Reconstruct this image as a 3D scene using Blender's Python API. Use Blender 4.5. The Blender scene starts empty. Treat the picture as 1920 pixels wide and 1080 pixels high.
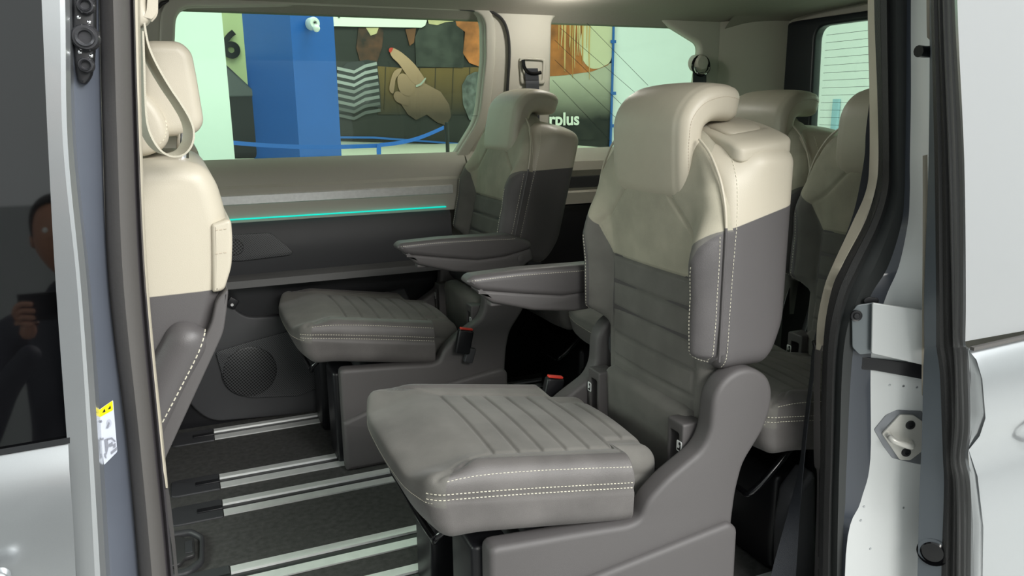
import bpy, bmesh, math, random
import numpy as np
from mathutils import Vector, Matrix
from mathutils.bvhtree import BVHTree

# ---------------------------------------------------------------- camera, light, exposure
SC = bpy.context.scene
COL = SC.collection
YAW, PITCH, ROLL, FPX, CAMH = math.radians(22.97), math.radians(13.2), math.radians(-.58), 1443., 1.12
_f = np.array([math.sin(YAW)*math.cos(PITCH), math.cos(YAW)*math.cos(PITCH), -math.sin(PITCH)])
_r = np.array([math.cos(YAW), -math.sin(YAW), 0.]); _u = np.cross(_r, _f)
_r, _u = _r*math.cos(ROLL)+_u*math.sin(ROLL), -_r*math.sin(ROLL)+_u*math.cos(ROLL)
cd = bpy.data.cameras.new('camera'); cam = bpy.data.objects.new('camera', cd); COL.objects.link(cam)
cam.matrix_world = Matrix(((_r[0], _u[0], -_f[0], 0), (_r[1], _u[1], -_f[1], 0), (_r[2], _u[2], -_f[2], CAMH), (0, 0, 0, 1)))
cd.sensor_width = 36; cd.lens = 36*FPX/1920; cd.clip_start = .02; cd.clip_end = 200
SC.camera = cam
w = bpy.data.worlds.new('world'); SC.world = w; w.use_nodes = True
bg = w.node_tree.nodes['Background']; bg.inputs[1].default_value = 1.0
_wn, _wl = w.node_tree.nodes, w.node_tree.links            # bright showroom: light from above and from the rear side
_tc = _wn.new('ShaderNodeTexCoord'); _sp = _wn.new('ShaderNodeSeparateXYZ'); _wl.new(_tc.outputs['Generated'], _sp.inputs[0])
_mz = _wn.new('ShaderNodeMapRange'); _mz.inputs['From Min'].default_value = -.3; _mz.inputs['From Max'].default_value = .7; _mz.inputs['To Min'].default_value = .42; _mz.inputs['To Max'].default_value = .85; _wl.new(_sp.outputs['Z'], _mz.inputs['Value'])
_mx = _wn.new('ShaderNodeMapRange'); _mx.inputs['From Min'].default_value = -.8; _mx.inputs['From Max'].default_value = .8; _mx.inputs['To Min'].default_value = .65; _mx.inputs['To Max'].default_value = 1.35; _wl.new(_sp.outputs['X'], _mx.inputs['Value'])
_mm = _wn.new('ShaderNodeMath'); _mm.operation = 'MULTIPLY'; _wl.new(_mz.outputs[0], _mm.inputs[0]); _wl.new(_mx.outputs[0], _mm.inputs[1])
_vc = _wn.new('ShaderNodeVectorMath'); _vc.operation = 'SCALE'; _vc.inputs[0].default_value = (.90, .96, .95); _wl.new(_mm.outputs[0], _vc.inputs['Scale']); _wl.new(_vc.outputs[0], bg.inputs[0])
def area(name, loc, target, sx, sy, power, color=(1, 1, 1)):
    d = bpy.data.lights.new(name, 'AREA'); d.shape = 'RECTANGLE'; d.size = sx; d.size_y = sy; d.energy = power; d.color = color
    o = bpy.data.objects.new(name, d); COL.objects.link(o); o.location = loc
    o.rotation_euler = (Vector(target)-Vector(loc)).to_track_quat('-Z', 'Y').to_euler(); return o
area('showroom_ceiling_light', (1.5, -3.0, 2.9), (1.1, 2.0, .5), 3.2, 1.0, 125, (1, .97, .92))
area('showroom_ceiling_light_rear', (2.6, -1.8, 3.4), (1.9, 1.0, .6), 2.4, .8, 100, (1, 1, 1))
area('showroom_ceiling_light_far', (1.2, 7, 5.2), (1.2, 10, .8), 5, 2, 260, (.98, 1, 1))
area('front_fill_light', (-3.4, 2.8, 2.0), (.9, 2.3, 1.0), 2.5, 1.2, 62, (.86, 1, .88))  # added fill in front of the van, brightens the far seat
area('garage_light', (5.2, 2.2, 3.2), (7.2, 2.4, 1.0), 2, 2, 110, (.98, 1, 1))
area('rear_fill_light', (4.6, 2.0, 2.7), (1.8, 1.8, .7), 1.6, 1.0, 75, (.92, 1, .94))  # added fill through the rear window, brightens the rear row
vs = SC.view_settings; vs.view_transform = 'Standard'; vs.look = 'None'; vs.gamma = 1; vs.use_curve_mapping = False; vs.exposure = 0.55

def P(px, py, X=None, Y=None, Z=None):
    """point of the place seen at a photo pixel, on the plane X=, Y= or Z="""
    d = _f + _r*(px-960)/FPX - _u*(py-540)/FPX
    i, v = (0, X) if X is not None else (1, Y) if Y is not None else (2, Z)
    c = np.array([0, 0, CAMH]); q = c + d*(v-c[i])/d[i]
    return Vector((float(q[0]), float(q[1]), float(q[2])))

# ---------------------------------------------------------------- materials
def srgb(r, g, b):
    f = lambda c: (c/255/12.92) if c/255 <= .04045 else ((c/255+.055)/1.055)**2.4
    return (f(r), f(g), f(b), 1)
MATS = {}
def mat(name, col, rough=.5, metal=0, noise=0, nscale=30, bump=0, bscale=400, coat=0, col2=None, mask=None, rough2=None, spec=.5, emit=0, sheen=0, aniso=0):
    """procedural principled material; col2 + mask = second colour where the mask (attribute name, or (a,b,c,d) plane in object space) is > 0"""
    if name in MATS: return MATS[name]
    m = bpy.data.materials.new(name); m.use_nodes = True; nt = m.node_tree; N = nt.nodes; L = nt.links
    p = N['Principled BSDF']; tc = N.new('ShaderNodeTexCoord')
    p.inputs['Roughness'].default_value = rough; p.inputs['Metallic'].default_value = metal
    p.inputs['Specular IOR Level'].default_value = spec; p.inputs['Coat Weight'].default_value = coat; p.inputs['Coat Roughness'].default_value = .05
    if sheen: p.inputs['Sheen Weight'].default_value = sheen; p.inputs['Sheen Roughness'].default_value = .4
    if aniso: p.inputs['Anisotropic'].default_value = aniso
    p.inputs['Base Color'].default_value = col
    src = None
    if mask is not None:
        if isinstance(mask, str):
            a = N.new('ShaderNodeAttribute'); a.attribute_name = mask; fac = a.outputs['Fac']
        else:
            dp = N.new('ShaderNodeVectorMath'); dp.operation = 'DOT_PRODUCT'; dp.inputs[1].default_value = mask[:3]
            L.new(tc.outputs['Object'], dp.inputs[0])
            ad = N.new('ShaderNodeMath'); ad.operation = 'ADD'; ad.inputs[1].default_value = mask[3]; L.new(dp.outputs['Value'], ad.inputs[0]); fac = ad.outputs[0]
        mr = N.new('ShaderNodeMapRange'); mr.inputs['From Min'].default_value = -.0008; mr.inputs['From Max'].default_value = .0008
        L.new(fac, mr.inputs['Value'])
        mx = N.new('ShaderNodeMix'); mx.data_type = 'RGBA'; mx.inputs[6].default_value = col; mx.inputs[7].default_value = col2
        L.new(mr.outputs[0], mx.inputs[0]); src = mx.outputs[2]
        if rough2 is not None:
            rr = N.new('ShaderNodeMix'); rr.data_type = 'FLOAT'; rr.inputs[2].default_value = rough; rr.inputs[3].default_value = rough2
            L.new(mr.outputs[0], rr.inputs[0]); L.new(rr.outputs[0], p.inputs['Roughness'])
    if noise:
        n = N.new('ShaderNodeTexNoise'); n.inputs['Scale'].default_value = nscale; n.inputs['Detail'].default_value = 5; L.new(tc.outputs['Object'], n.inputs['Vector'])
        r = N.new('ShaderNodeMapRange'); r.inputs['From Min'].default_value = .3; r.inputs['From Max'].default_value = .7
        r.inputs['To Min'].default_value = 1-noise; r.inputs['To Max'].default_value = 1+noise; L.new(n.outputs['Fac'], r.inputs['Value'])
        vm = N.new('ShaderNodeVectorMath'); vm.operation = 'SCALE'; L.new(r.outputs[0], vm.inputs['Scale'])
        if src is not None: L.new(src, vm.inputs[0])
        else: vm.inputs[0].default_value = col[:3]
        src = vm.outputs[0]
    if src is not None: L.new(src, p.inputs['Base Color'])
    if bump:
        n = N.new('ShaderNodeTexNoise'); n.inputs['Scale'].default_value = bscale; n.inputs['Detail'].default_value = 2; L.new(tc.outputs['Object'], n.inputs['Vector'])
        b = N.new('ShaderNodeBump'); b.inputs['Strength'].default_value = bump; b.inputs['Distance'].default_value = .002
        L.new(n.outputs['Fac'], b.inputs['Height']); L.new(b.outputs[0], p.inputs['Normal'])
    if emit: p.inputs['Emission Color'].default_value = col; p.inputs['Emission Strength'].default_value = emit
    MATS[name] = m; return m
BEI = (.505, .462, .372, 1); BEIS = (.40, .375, .295, 1); GRL = (.092, .086, .087, 1); GRS = (.150, .145, .132, 1)
M_bei = mat('beige_leather', BEI, .42, bump=.12, bscale=700, noise=.02)
M_grl = mat('grey_leather', GRL, .42, bump=.15, bscale=700)
M_pad = mat('backrest_suede', GRS, .92, noise=.13, nscale=13, bump=.3, bscale=900, col2=BEIS, mask='beige', sheen=.15)
M_cush = mat('cushion_suede', GRS, .92, noise=.17, nscale=11, bump=.3, bscale=900, col2=(.120, .112, .108, 1), rough2=.42, mask='leather', sheen=.12)
def _leather_zone(m):       # grey leather where the 'leather' attribute is > 0, suede elsewhere
    nt = m.node_tree; N = nt.nodes; L = nt.links; mix = next(n for n in N if n.type == 'MIX' and n.data_type == 'RGBA')
    a = N.new('ShaderNodeAttribute'); a.attribute_name = 'leather'; mr = N.new('ShaderNodeMapRange'); mr.inputs['From Min'].default_value = -.0008; mr.inputs['From Max'].default_value = .0008; L.new(a.outputs['Fac'], mr.inputs['Value'])
    k = N.new('ShaderNodeMix'); k.data_type = 'RGBA'; k.inputs[6].default_value = GRS; k.inputs[7].default_value = GRL; L.new(mr.outputs[0], k.inputs[0]); L.new(k.outputs[2], mix.inputs[6])
    r = N.new('ShaderNodeMix'); r.data_type = 'FLOAT'; r.inputs[2].default_value = .92; r.inputs[3].default_value = .42; L.new(mr.outputs[0], r.inputs[0]); L.new(r.outputs[0], N['Principled BSDF'].inputs['Roughness'])
_leather_zone(M_pad)
M_shell = mat('shell_leather', GRL, .45, bump=.12, bscale=700, col2=BEI, mask=(-.27, 0, 1, -.7155))
M_sue = mat('grey_suede', GRS, .92, noise=.12, nscale=16, bump=.3, bscale=900, sheen=.15)
M_plas = mat('charcoal_plastic', (.092, .086, .086, 1), .5, bump=.25, bscale=1400)
M_plas2 = mat('dark_plastic', (.042, .043, .047, 1), .45, bump=.25, bscale=1400)
M_blk = mat('black_plastic', (.008, .008, .010, 1), .38)
M_gloss = mat('black_gloss', (.004, .004, .005, 1), .12)
M_bpl = mat('beige_plastic', (.47, .43, .345, 1), .5, bump=.2, bscale=1300)
M_wall = mat('beige_trim_plastic', (.50, .48, .41, 1), .6, bump=.2, bscale=1000)
M_head = mat('headliner_fabric', (.31, .29, .245, 1), .95, noise=.05, nscale=300, bump=.5, bscale=900)
M_carp = mat('floor_carpet', (.060, .060, .057, 1), .97, noise=.28, nscale=60, bump=1.0, bscale=700)
M_alu = mat('rail_aluminium', (.78, .80, .78, 1), .38, metal=.3, noise=.05, nscale=30)
M_brush = mat('brushed_strip', (.80, .80, .78, 1), .35, metal=.4, noise=.06, nscale=80)
M_chr = mat('chrome', (.85, .85, .86, 1), .08, metal=1)
M_red = mat('red_button', srgb(235, 70, 55), .4)
M_white = mat('white_print', (.8, .8, .8, 1), .5)
M_stc = mat('cream_thread', (.72, .69, .56, 1), .7)
M_sbei = mat('beige_thread', (.50, .43, .34, 1), .7)
M_jsil = mat('jamb_silver', (.56, .58, .58, 1), .4, metal=.15, coat=.4)
M_sil = mat('silver_paint', (.46, .48, .495, 1), .28, metal=.75, noise=.02, nscale=900, coat=.6)
M_sild = mat('blue_grey_paint', (.125, .14, .175, 1), .42, metal=.3, coat=.2, noise=.03, nscale=15)
M_rub = mat('rubber_seal', (.022, .022, .022, 1), .5, bump=.3, bscale=300)
M_rubg = mat('grey_seal', (.085, .08, .076, 1), .42, bump=.1, bscale=300)
M_glb = mat('dark_window_glass', (.003, .003, .0035, 1), .03, spec=1.0)
M_web = mat('black_webbing', (.026, .029, .036, 1), .6, bump=.5, bscale=500)
M_bweb = mat('beige_webbing', (.45, .425, .34, 1), .6, bump=.3, bscale=800)
M_teal = mat('teal_light', (.0, .58, .46, 1), .5, emit=.75)
M_lamp = mat('lamp_lens', (1, .98, .92, 1), .5, emit=5)
def glass(name, col, gl=.04):
    m = bpy.data.materials.new(name); m.use_nodes = True; nt = m.node_tree; N = nt.nodes; L = nt.links; N.clear()
    o = N.new('ShaderNodeOutputMaterial'); t = N.new('ShaderNodeBsdfTransparent'); t.inputs[0].default_value = col
    g = N.new('ShaderNodeBsdfGlossy'); g.inputs['Roughness'].default_value = .02
    lw = N.new('ShaderNodeLayerWeight'); lw.inputs[0].default_value = .5; pw_ = N.new('ShaderNodeMath'); pw_.operation = 'POWER'; pw_.inputs[1].default_value = 4.5; L.new(lw.outputs['Facing'], pw_.inputs[0]); fr = N.new('ShaderNodeMath'); fr.operation = 'MULTIPLY_ADD'; fr.inputs[1].default_value = .9; fr.inputs[2].default_value = .02; L.new(pw_.outputs[0], fr.inputs[0])
    mx = N.new('ShaderNodeMixShader'); L.new(fr.outputs[0], mx.inputs[0]); L.new(t.outputs[0], mx.inputs[1]); L.new(g.outputs[0], mx.inputs[2]); L.new(mx.outputs[0], o.inputs[0]); return m
M_glass = glass('green_tinted_glass', (.74, .86, .755, 1))

# ---------------------------------------------------------------- builders
def link(name, me, m, parent=None):
    o = bpy.data.objects.new(name, me); COL.objects.link(o)
    if m is not None and not me.materials: me.materials.append(m)
    if parent is not None: o.parent = parent
    return o
def tag(o, label=None, cat=None, group=None, kind=None):
    if label: o['label'] = label
    if cat: o['category'] = cat
    if group: o['group'] = group
    if kind: o['kind'] = kind
    return o
def thing(name, label, cat, loc=(0, 0, 0), group=None, rz=0):
    o = bpy.data.objects.new(name, None); COL.objects.link(o); o.location = loc; o.rotation_euler = (0, 0, rz); o.empty_display_size = .1
    return tag(o, label, cat, group)
def struct(o, label=None, cat=None):
    return tag(o, label, cat, kind='structure')
def smooth(me, ang=None):
    me.polygons.foreach_set('use_smooth', [True]*len(me.polygons))
    if ang is not None: me.set_sharp_from_angle(angle=math.radians(ang))
    me.update(); return me
def mesh(name, vs_, fs, sm=True, ang=40):
    me = bpy.data.meshes.new(name); me.from_pydata([tuple(v) for v in vs_], [], fs); me.update()
    bm = bmesh.new(); bm.from_mesh(me); bmesh.ops.recalc_face_normals(bm, faces=bm.faces); bm.to_mesh(me); bm.free()
    if sm: smooth(me, ang)
    return me
def spline(pts, n=8, closed=False):
    """Catmull-Rom through points"""
    pts = [np.array(p, float) for p in pts]; out = []; N = len(pts)
    seg = N if closed else N-1
    for i in range(seg):
        if closed: p0, p1, p2, p3 = pts[(i-1) % N], pts[i], pts[(i+1) % N], pts[(i+2) % N]
        else: p0, p1, p2, p3 = pts[max(i-1, 0)], pts[i], pts[i+1], pts[min(i+2, N-1)]
        for k in range(n):
            t = k/n; out.append(.5*((2*p1)+(-p0+p2)*t+(2*p0-5*p1+4*p2-p3)*t*t+(-p0+3*p1-3*p2+p3)*t**3))
    if not closed: out.append(pts[-1])
    return [Vector([float(c) for c in p]) for p in out]
def fillet(pts, r, n=5):
    """polygon with rounded corners; r number or list"""
    out = []; N = len(pts)
    for i, p in enumerate(pts):
        a, b, c = Vector(pts[i-1]), Vector(p), Vector(pts[(i+1) % N]); ri = r[i] if isinstance(r, (list, tuple)) else r
        if ri <= 0: out.append(b); continue
        u, v = (a-b), (c-b); d = min(ri, u.length*.48, v.length*.48); s, e = b+u.normalized()*d, b+v.normalized()*d
        for k in range(n+1):
            t = k/n; out.append(s*(1-t)**2+b*2*t*(1-t)+e*t*t)
    return out
def plate(name, loops, t, bev, m, axis='Y', at=0., parent=None, bres=3, ang=35, sm=True):
    """2D outline(s) (first = outer, others = holes) extruded: axis 'Y' takes (x,z), 'X' takes (y,z), 'Z' takes (x,y); thickness t centred on `at`, rounded edges bev"""
    cu = bpy.data.curves.new(name, 'CURVE'); cu.dimensions = '2D'; cu.fill_mode = 'BOTH'
    bev = min(bev, t/2*.98); cu.extrude = t/2-bev; cu.bevel_depth = bev; cu.bevel_resolution = bres; cu.offset = -bev
    for lp in loops:
        s = cu.splines.new('POLY'); s.points.add(len(lp)-1); s.use_cyclic_u = True
        for i, q in enumerate(lp): s.points[i].co = (q[0], q[1], 0, 1)
    o = bpy.data.objects.new(name+'_c', cu); COL.objects.link(o)
    dg = bpy.context.evaluated_depsgraph_get(); me = bpy.data.meshes.new_from_object(o.evaluated_get(dg)); bpy.data.objects.remove(o); bpy.data.curves.remove(cu)
    me.name = name
    bm = bmesh.new(); bm.from_mesh(me); bmesh.ops.remove_doubles(bm, verts=bm.verts, dist=1e-5)
    for v in bm.verts:
        a, b, c = v.co
        v.co = (a, at+c, b) if axis == 'Y' else (at+c, a, b) if axis == 'X' else (a, b, at+c)
    bmesh.ops.recalc_face_normals(bm, faces=bm.faces); bm.to_mesh(me); bm.free()
    me.materials.clear()
    if sm: smooth(me, ang)
    return link(name, me, m, parent)
def box(name, c, s, m, parent=None, bev=.004, rot=None, seg=3):
    bm = bmesh.new(); bmesh.ops.create_cube(bm, size=1); bmesh.ops.scale(bm, vec=s, verts=bm.verts)
    if bev: bmesh.ops.bevel(bm, geom=bm.edges[:]+bm.verts[:], offset=min(bev, min(s)*.49), segments=seg, profile=.5, affect='EDGES')
    M = Matrix.Translation(c) @ (rot.to_4x4() if rot else Matrix.Identity(4)); bmesh.ops.transform(bm, matrix=M, verts=bm.verts)
    me = bpy.data.meshes.new(name); bm.to_mesh(me); bm.free(); smooth(me, 50); return link(name, me, m, parent)
def sweep(name, path, sec, m, parent=None, up=(0, 0, 1), closed=False, capped=True, ang=40, scale=None):
    """section [(a,b)] swept along path; a along side vector, b along up"""
    n = len(path); V = []; F = []; k = len(sec)
    for i in range(n):
        a = path[(i-1) % n] if (i or closed) else path[0]; b = path[(i+1) % n] if (i < n-1 or closed) else path[-1]
        t = (Vector(b)-Vector(a)).normalized(); u = Vector(up[i] if isinstance(up, list) else up); s = t.cross(u).normalized(); u2 = s.cross(t).normalized(); q = scale[i] if scale else 1
        for (x, y) in sec: V.append(Vector(path[i])+s*x*q+u2*y*q)
    for i in range(n if closed else n-1):
        for j in range(k):
            F.append((i*k+j, i*k+(j+1) % k, ((i+1) % n)*k+(j+1) % k, ((i+1) % n)*k+j))
    if not closed and capped: F += [tuple(range(k)), tuple(range((n-1)*k, n*k))]
    return link(name, mesh(name, V, F, True, ang), m, parent)
def circ(r, n=12, ry=None): return [(r*math.cos(2*math.pi*i/n), (ry or r)*math.sin(2*math.pi*i/n)) for i in range(n)]
def tube(name, pts, r, m, parent=None, sm=6, n=12, up=(0, 0, 1)):
    return sweep(name, spline(pts, sm) if sm else [Vector(p) for p in pts], circ(r, n), m, parent, up=up)
def strip(name, lines, m, parent=None, n=6, thick=0, ang=50):
    """surface through several 3D polylines (same point count), splined along their length; thick = solid thickness"""
    L = [spline(l, n) for l in lines]; k = len(L); c = len(L[0]); V = []; F = []
    for i in range(c):
        for l in L: V.append(l[i])
    for i in range(c-1):
        for j in range(k-1): F.append((i*k+j, i*k+j+1, (i+1)*k+j+1, (i+1)*k+j))
    me = mesh(name, V, F, True, ang); o = link(name, me, m, parent)
    if thick:
        bm = bmesh.new(); bm.from_mesh(me); bmesh.ops.solidify(bm, geom=bm.faces[:], thickness=thick); bm.to_mesh(me); bm.free(); smooth(me, ang)
    return o
def lathe(name, prof, m, parent=None, c=(0, 0, 0), axis=(0, 0, 1), n=32):
    q = Vector((0, 0, 1)).rotation_difference(Vector(axis)); V = []; F = []; k = len(prof)
    for i in range(n):
        a = 2*math.pi*i/n
        for r, h in prof: V.append(q @ Vector((r*math.cos(a), r*math.sin(a), h))+Vector(c))
    for i in range(n):
        for j in range(k-1): F.append((i*k+j, ((i+1) % n)*k+j, ((i+1) % n)*k+j+1, i*k+j+1))
    return link(name, mesh(name, V, F, True, 35), m, parent)
def sstep(a, b, x):
    t = min(1, max(0, (x-a)/(b-a))); return t*t*(3-2*t)
def groove(d, w_=.0045): return math.exp(-(d/w_)**2)
def pdist(x, y, poly):
    best = 9
    for (x1, y1), (x2, y2) in zip(poly, poly[1:]):
        dx, dy = x2-x1, y2-y1; t = max(0, min(1, ((x-x1)*dx+(y-y1)*dy)/(dx*dx+dy*dy))); d = math.hypot(x-x1-t*dx, y-y1-t*dy); best = min(best, d)
    return best
def rbox_mesh(name, h, r, N, deform, attrs):
    """dense rounded box of half sizes h; deform(q, nrm)->point; attrs {name: f(q, p)}"""
    idx = {}; V = []; Q = []; F = []
    inner = [max(h[i]-r[i], 1e-5) for i in range(3)]
    lin = []
    for a in range(3):
        L = []
        nr = 6
        for i in range(nr+1): L.append(-h[a]+r[a]*(1-math.cos(math.pi/2*i/nr)))
        m_ = N[a]
        for i in range(1, m_): L.append(-inner[a]+2*inner[a]*i/m_)
        L += [-x for x in L[:nr+1]][::-1]
        lin.append(L)
    def vert(q):
        key = tuple(round(c, 6) for c in q)
        if key in idx: return idx[key]
        c = [max(-inner[i], min(inner[i], q[i])) for i in range(3)]
        d = [(q[i]-c[i])/r[i] for i in range(3)]; l = math.sqrt(sum(x*x for x in d))
        if l > 1e-9: p = Vector([c[i]+r[i]*d[i]/l for i in range(3)]); nn = Vector([d[i]/l for i in range(3)]).normalized()
        else: p = Vector(q); nn = Vector((0, 0, 1))
        idx[key] = len(V); Q.append(p); V.append(deform(p, nn)); return idx[key]
    for a in range(3):
        b, c = (a+1) % 3, (a+2) % 3
        for sgn in (-1, 1):
            for i in range(len(lin[b])-1):
                for j in range(len(lin[c])-1):
                    f = []
                    for (ii, jj) in ((i, j), (i+1, j), (i+1, j+1), (i, j+1)):
                        q = [0, 0, 0]; q[a] = sgn*h[a]; q[b] = lin[b][ii]; q[c] = lin[c][jj]; f.append(vert(q))
                    if sgn < 0: f.reverse()
                    F.append(tuple(f))
    me = bpy.data.meshes.new(name); me.from_pydata(V, [], F); me.update(); smooth(me)
    for an, fn in attrs.items():
        at = me.attributes.new(an, 'FLOAT', 'POINT')
        for i in range(len(V)): at.data[i].value = fn(Q[i], V[i])
    return me
def bvh_of(me): return BVHTree.FromPolygons([v.co.copy() for v in me.vertices], [tuple(p.vertices) for p in me.polygons])
def stitches(name, polys, bvh, direc, m, parent, pitch=.0078, ln=.0048, wd=.0011, lift=.0006):
    """little thread dashes along polylines projected on a surface along direc, one object per seam"""
    D = Vector(direc).normalized(); out = []
    for poly in polys:
        V = []; F = []; acc = 0; nxt = pitch/2
        hits = []
        for p in spline(poly, 12):
            h = bvh.ray_cast(p-D*.3, D)
            if h[0] is not None: hits.append((h[0], h[1] if h[1].dot(D) < 0 else -h[1]))
        for (a, na), (b, nb) in zip(hits, hits[1:]):
            L_ = (b-a).length
            if L_ < 1e-7 or L_ > .06: continue
            t = (b-a)/L_
            while nxt <= acc+L_:
                c = a+t*(nxt-acc)+na*lift; s = t.cross(na).normalized(); k = len(V)
                for e in (-1, 1):
                    for g in (-1, 1):
                        V.append(c+t*e*ln/2+s*g*wd*.6-na*.001); V.append(c+t*e*ln*.42+s*g*wd*.35+na*wd*.5)
                F += [(k, k+2, k+3, k+1), (k+4, k+5, k+7, k+6), (k, k+1, k+5, k+4), (k+2, k+6, k+7, k+3), (k+1, k+3, k+7, k+5)]
                nxt += pitch
            acc += L_
        if V: out.append(link(name, mesh(name, V, F, False), m, parent))
    return out
# ---------------------------------------------------------------- seats
HX, HZ = .68, .53                                   # hinge of the backrest in seat space
QX = [.166, .219, .272, .325, .378, .43]            # quilting seams of the cushion
QZ = [.705, .64, .575, .515, .455]                  # quilting seams of the backrest
def interp(x, pts):
    if x <= pts[0][0]: return pts[0][1]
    for (a, b), (c, d) in zip(pts, pts[1:]):
        if x <= c: return b+(d-b)*(x-a)/(c-a)
    return pts[-1][1]
def cushion_mesh():
    H = (.27, .25, .066)
    bol = [(.03, .24), (.08, .222), (.12, .195), (.166, .172), (.3, .166), (.54, .158)]
    def z0(x): return .437-.16*x
    def df(q, n):
        x = q.x+.27; y = q.y; z = z0(x)+q.z; up = max(0, q.z/H[2]); dn = max(0, -q.z/H[2])
        fr = 1-sstep(0, .13, x); ay = abs(y)
        z -= .034*fr*up*(1-.85*sstep(.15, .25, ay))+.012*dn*fr
        z += up*(.010*math.exp(-((ay-.212)/.03)**2)*sstep(.05, .12, x)+.007*math.cos(min(1, ay/.17)*math.pi/2))
        x += .014*sstep(.10, .25, ay)**2*fr+.018*dn*fr-.012*(1-dn)*fr*(1-(ay/.25)**2)
        y *= 1-.015*dn
        if x > .432: y *= 1-.30*sstep(.432, .444, x); z -= .010*sstep(.432, .444, x)*sstep(.14, .2, ay)
        g = 0
        if n.z > .4:
            if x > .1:
                b = interp(x, bol)
                if ay < b: g = max([groove(x-s, .0042) for s in QX+[.485]]+[0])
            g = max(g, groove(pdist(x, ay, bol), .005))*.0055
        if abs(n.y) > .5: g = max(g, .004*groove(q.z-.016, .005))
        if ay > .19 and n.z > -.5 and x < .43: g = max(g, .0030*groove(ay-(.2+.05*(1-sstep(.01, .1, x))), .005)) if n.z > .4 else g
        return Vector((x, y, z))-n*g
    def leather(q, p):
        x = q.x+.27
        return max(abs(q.y)-(.2+.055*(1-sstep(.015, .10, x))), (z0(x)-.004)-p.z) if x < .435 else -1
    return rbox_mesh('cushion', H, (.035, .03, .032), (200, 100, 10), df, {'leather': leather})
def pad_mesh():
    W = [(.425, .12), (.432, .165), (.45, .192), (.48, .2), (.585, .202), (.61, .225), (.63, .246), (.70, .249), (.88, .248), (.93, .240), (.97, .226), (1.01, .202), (1.04, .175), (1.065, .135), (1.08, .09), (1.087, .03)]
    XC = [(.42, .625), (.6, .622), (.75, .62), (.88, .606), (.95, .602), (1.03, .618), (1.07, .640), (1.087, .665)]
    zs = []
    z = .425
    while z < 1.0869: zs.append(z); z += .0022 if (z < .45 or z > 1.07) else .0036
    zs.append(1.087)
    vine = [(.07, .955), (.19, .845), (.166, .77), (.166, .43)]
    outer = [(.25, .885), (.226, .85), (.212, .80), (.208, .70), (.212, .6)]
    V = []; F = []; Bei = []; Lea = []; xb = .675
    nS, nA, nF = 5, 6, 110
    rowlen = 0
    for z in zs:
        w_ = interp(z, W); xf = interp(z, XC); r = min(.034, w_*.8); row = []
        D = xb-xf-.012*0
        for i in range(nS): row.append((-w_, (D-r)*i/nS, (0, -1)))
        for i in range(nA): a = math.pi/2*i/nA; row.append((-(w_-r)-r*math.cos(a), D-r+r*math.sin(a), (math.sin(a), -math.cos(a))))
        for i in range(nF+1): row.append((-(w_-r)+2*(w_-r)*i/nF, D, (1, 0)))
        for i in range(1, nA+1): a = math.pi/2*i/nA; row.append((w_-r+r*math.sin(a), D-r+r*math.cos(a), (math.cos(a), math.sin(a))))
        for i in range(nS): row.append((w_, (D-r)*(1-(i+1)/nS), (0, 1)))
        rowlen = len(row)
        bz = sstep(.59, .64, z)*(1-sstep(.80, .95, z)); lo = 1-sstep(.425, .455, z)
        for (y, d, n) in row:
            ay = abs(y); dd = d
            k = d/D
            dd += k*.052*bz*sstep(.155, .222, ay)
            dd += k*.006*math.cos(min(1, ay/.165)*math.pi/2)-k*.02*lo
            g = 0
            if n[0] > .5:
                if z < .775 and ay < .166: g = max([groove(z-s) for s in QZ]+[groove(z-.77)])*.0075
                g = max(g, .0058*groove(pdist(ay, z, vine), .0050), .0022*groove(pdist(ay, z, outer), .0035))
            V.append((xb-dd+g*n[0], y-g*n[1], z))
            zb = .77 if ay < .163 else .77+(ay-.163)/(.19-.163)*.07 if ay < .19 else .84+(ay-.19)/.06*.047
            Bei.append(z-zb)
            Lea.append(ay-interp(z, [(.59, .209), (.7, .208), (.8, .212), (.85, .226), (.885, .25)]) if z < .93 else -1); Lea[-1] = min(Lea[-1], z-.598, zb-z+.06)
    k = rowlen
    for i in range(len(zs)-1):
        for j in range(k-1): F.append((i*k+j, i*k+j+1, (i+1)*k+j+1, (i+1)*k+j))
    F.append(tuple(range(k))[::-1]); F.append(tuple((len(zs)-1)*k+j for j in range(k)))
    me = bpy.data.meshes.new('backrest_pad'); me.from_pydata(V, [], F); me.update()
    smooth(me)
    at = me.attributes.new('beige', 'FLOAT', 'POINT'); at.data.foreach_set('value', Bei)
    at = me.attributes.new('leather', 'FLOAT', 'POINT'); at.data.foreach_set('value', Lea); me.materials.append(M_pad)
    bm = bmesh.new(); bm.from_mesh(me); bmesh.ops.recalc_face_normals(bm, faces=bm.faces); bm.to_mesh(me); bm.free(); smooth(me)
    return me
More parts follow.
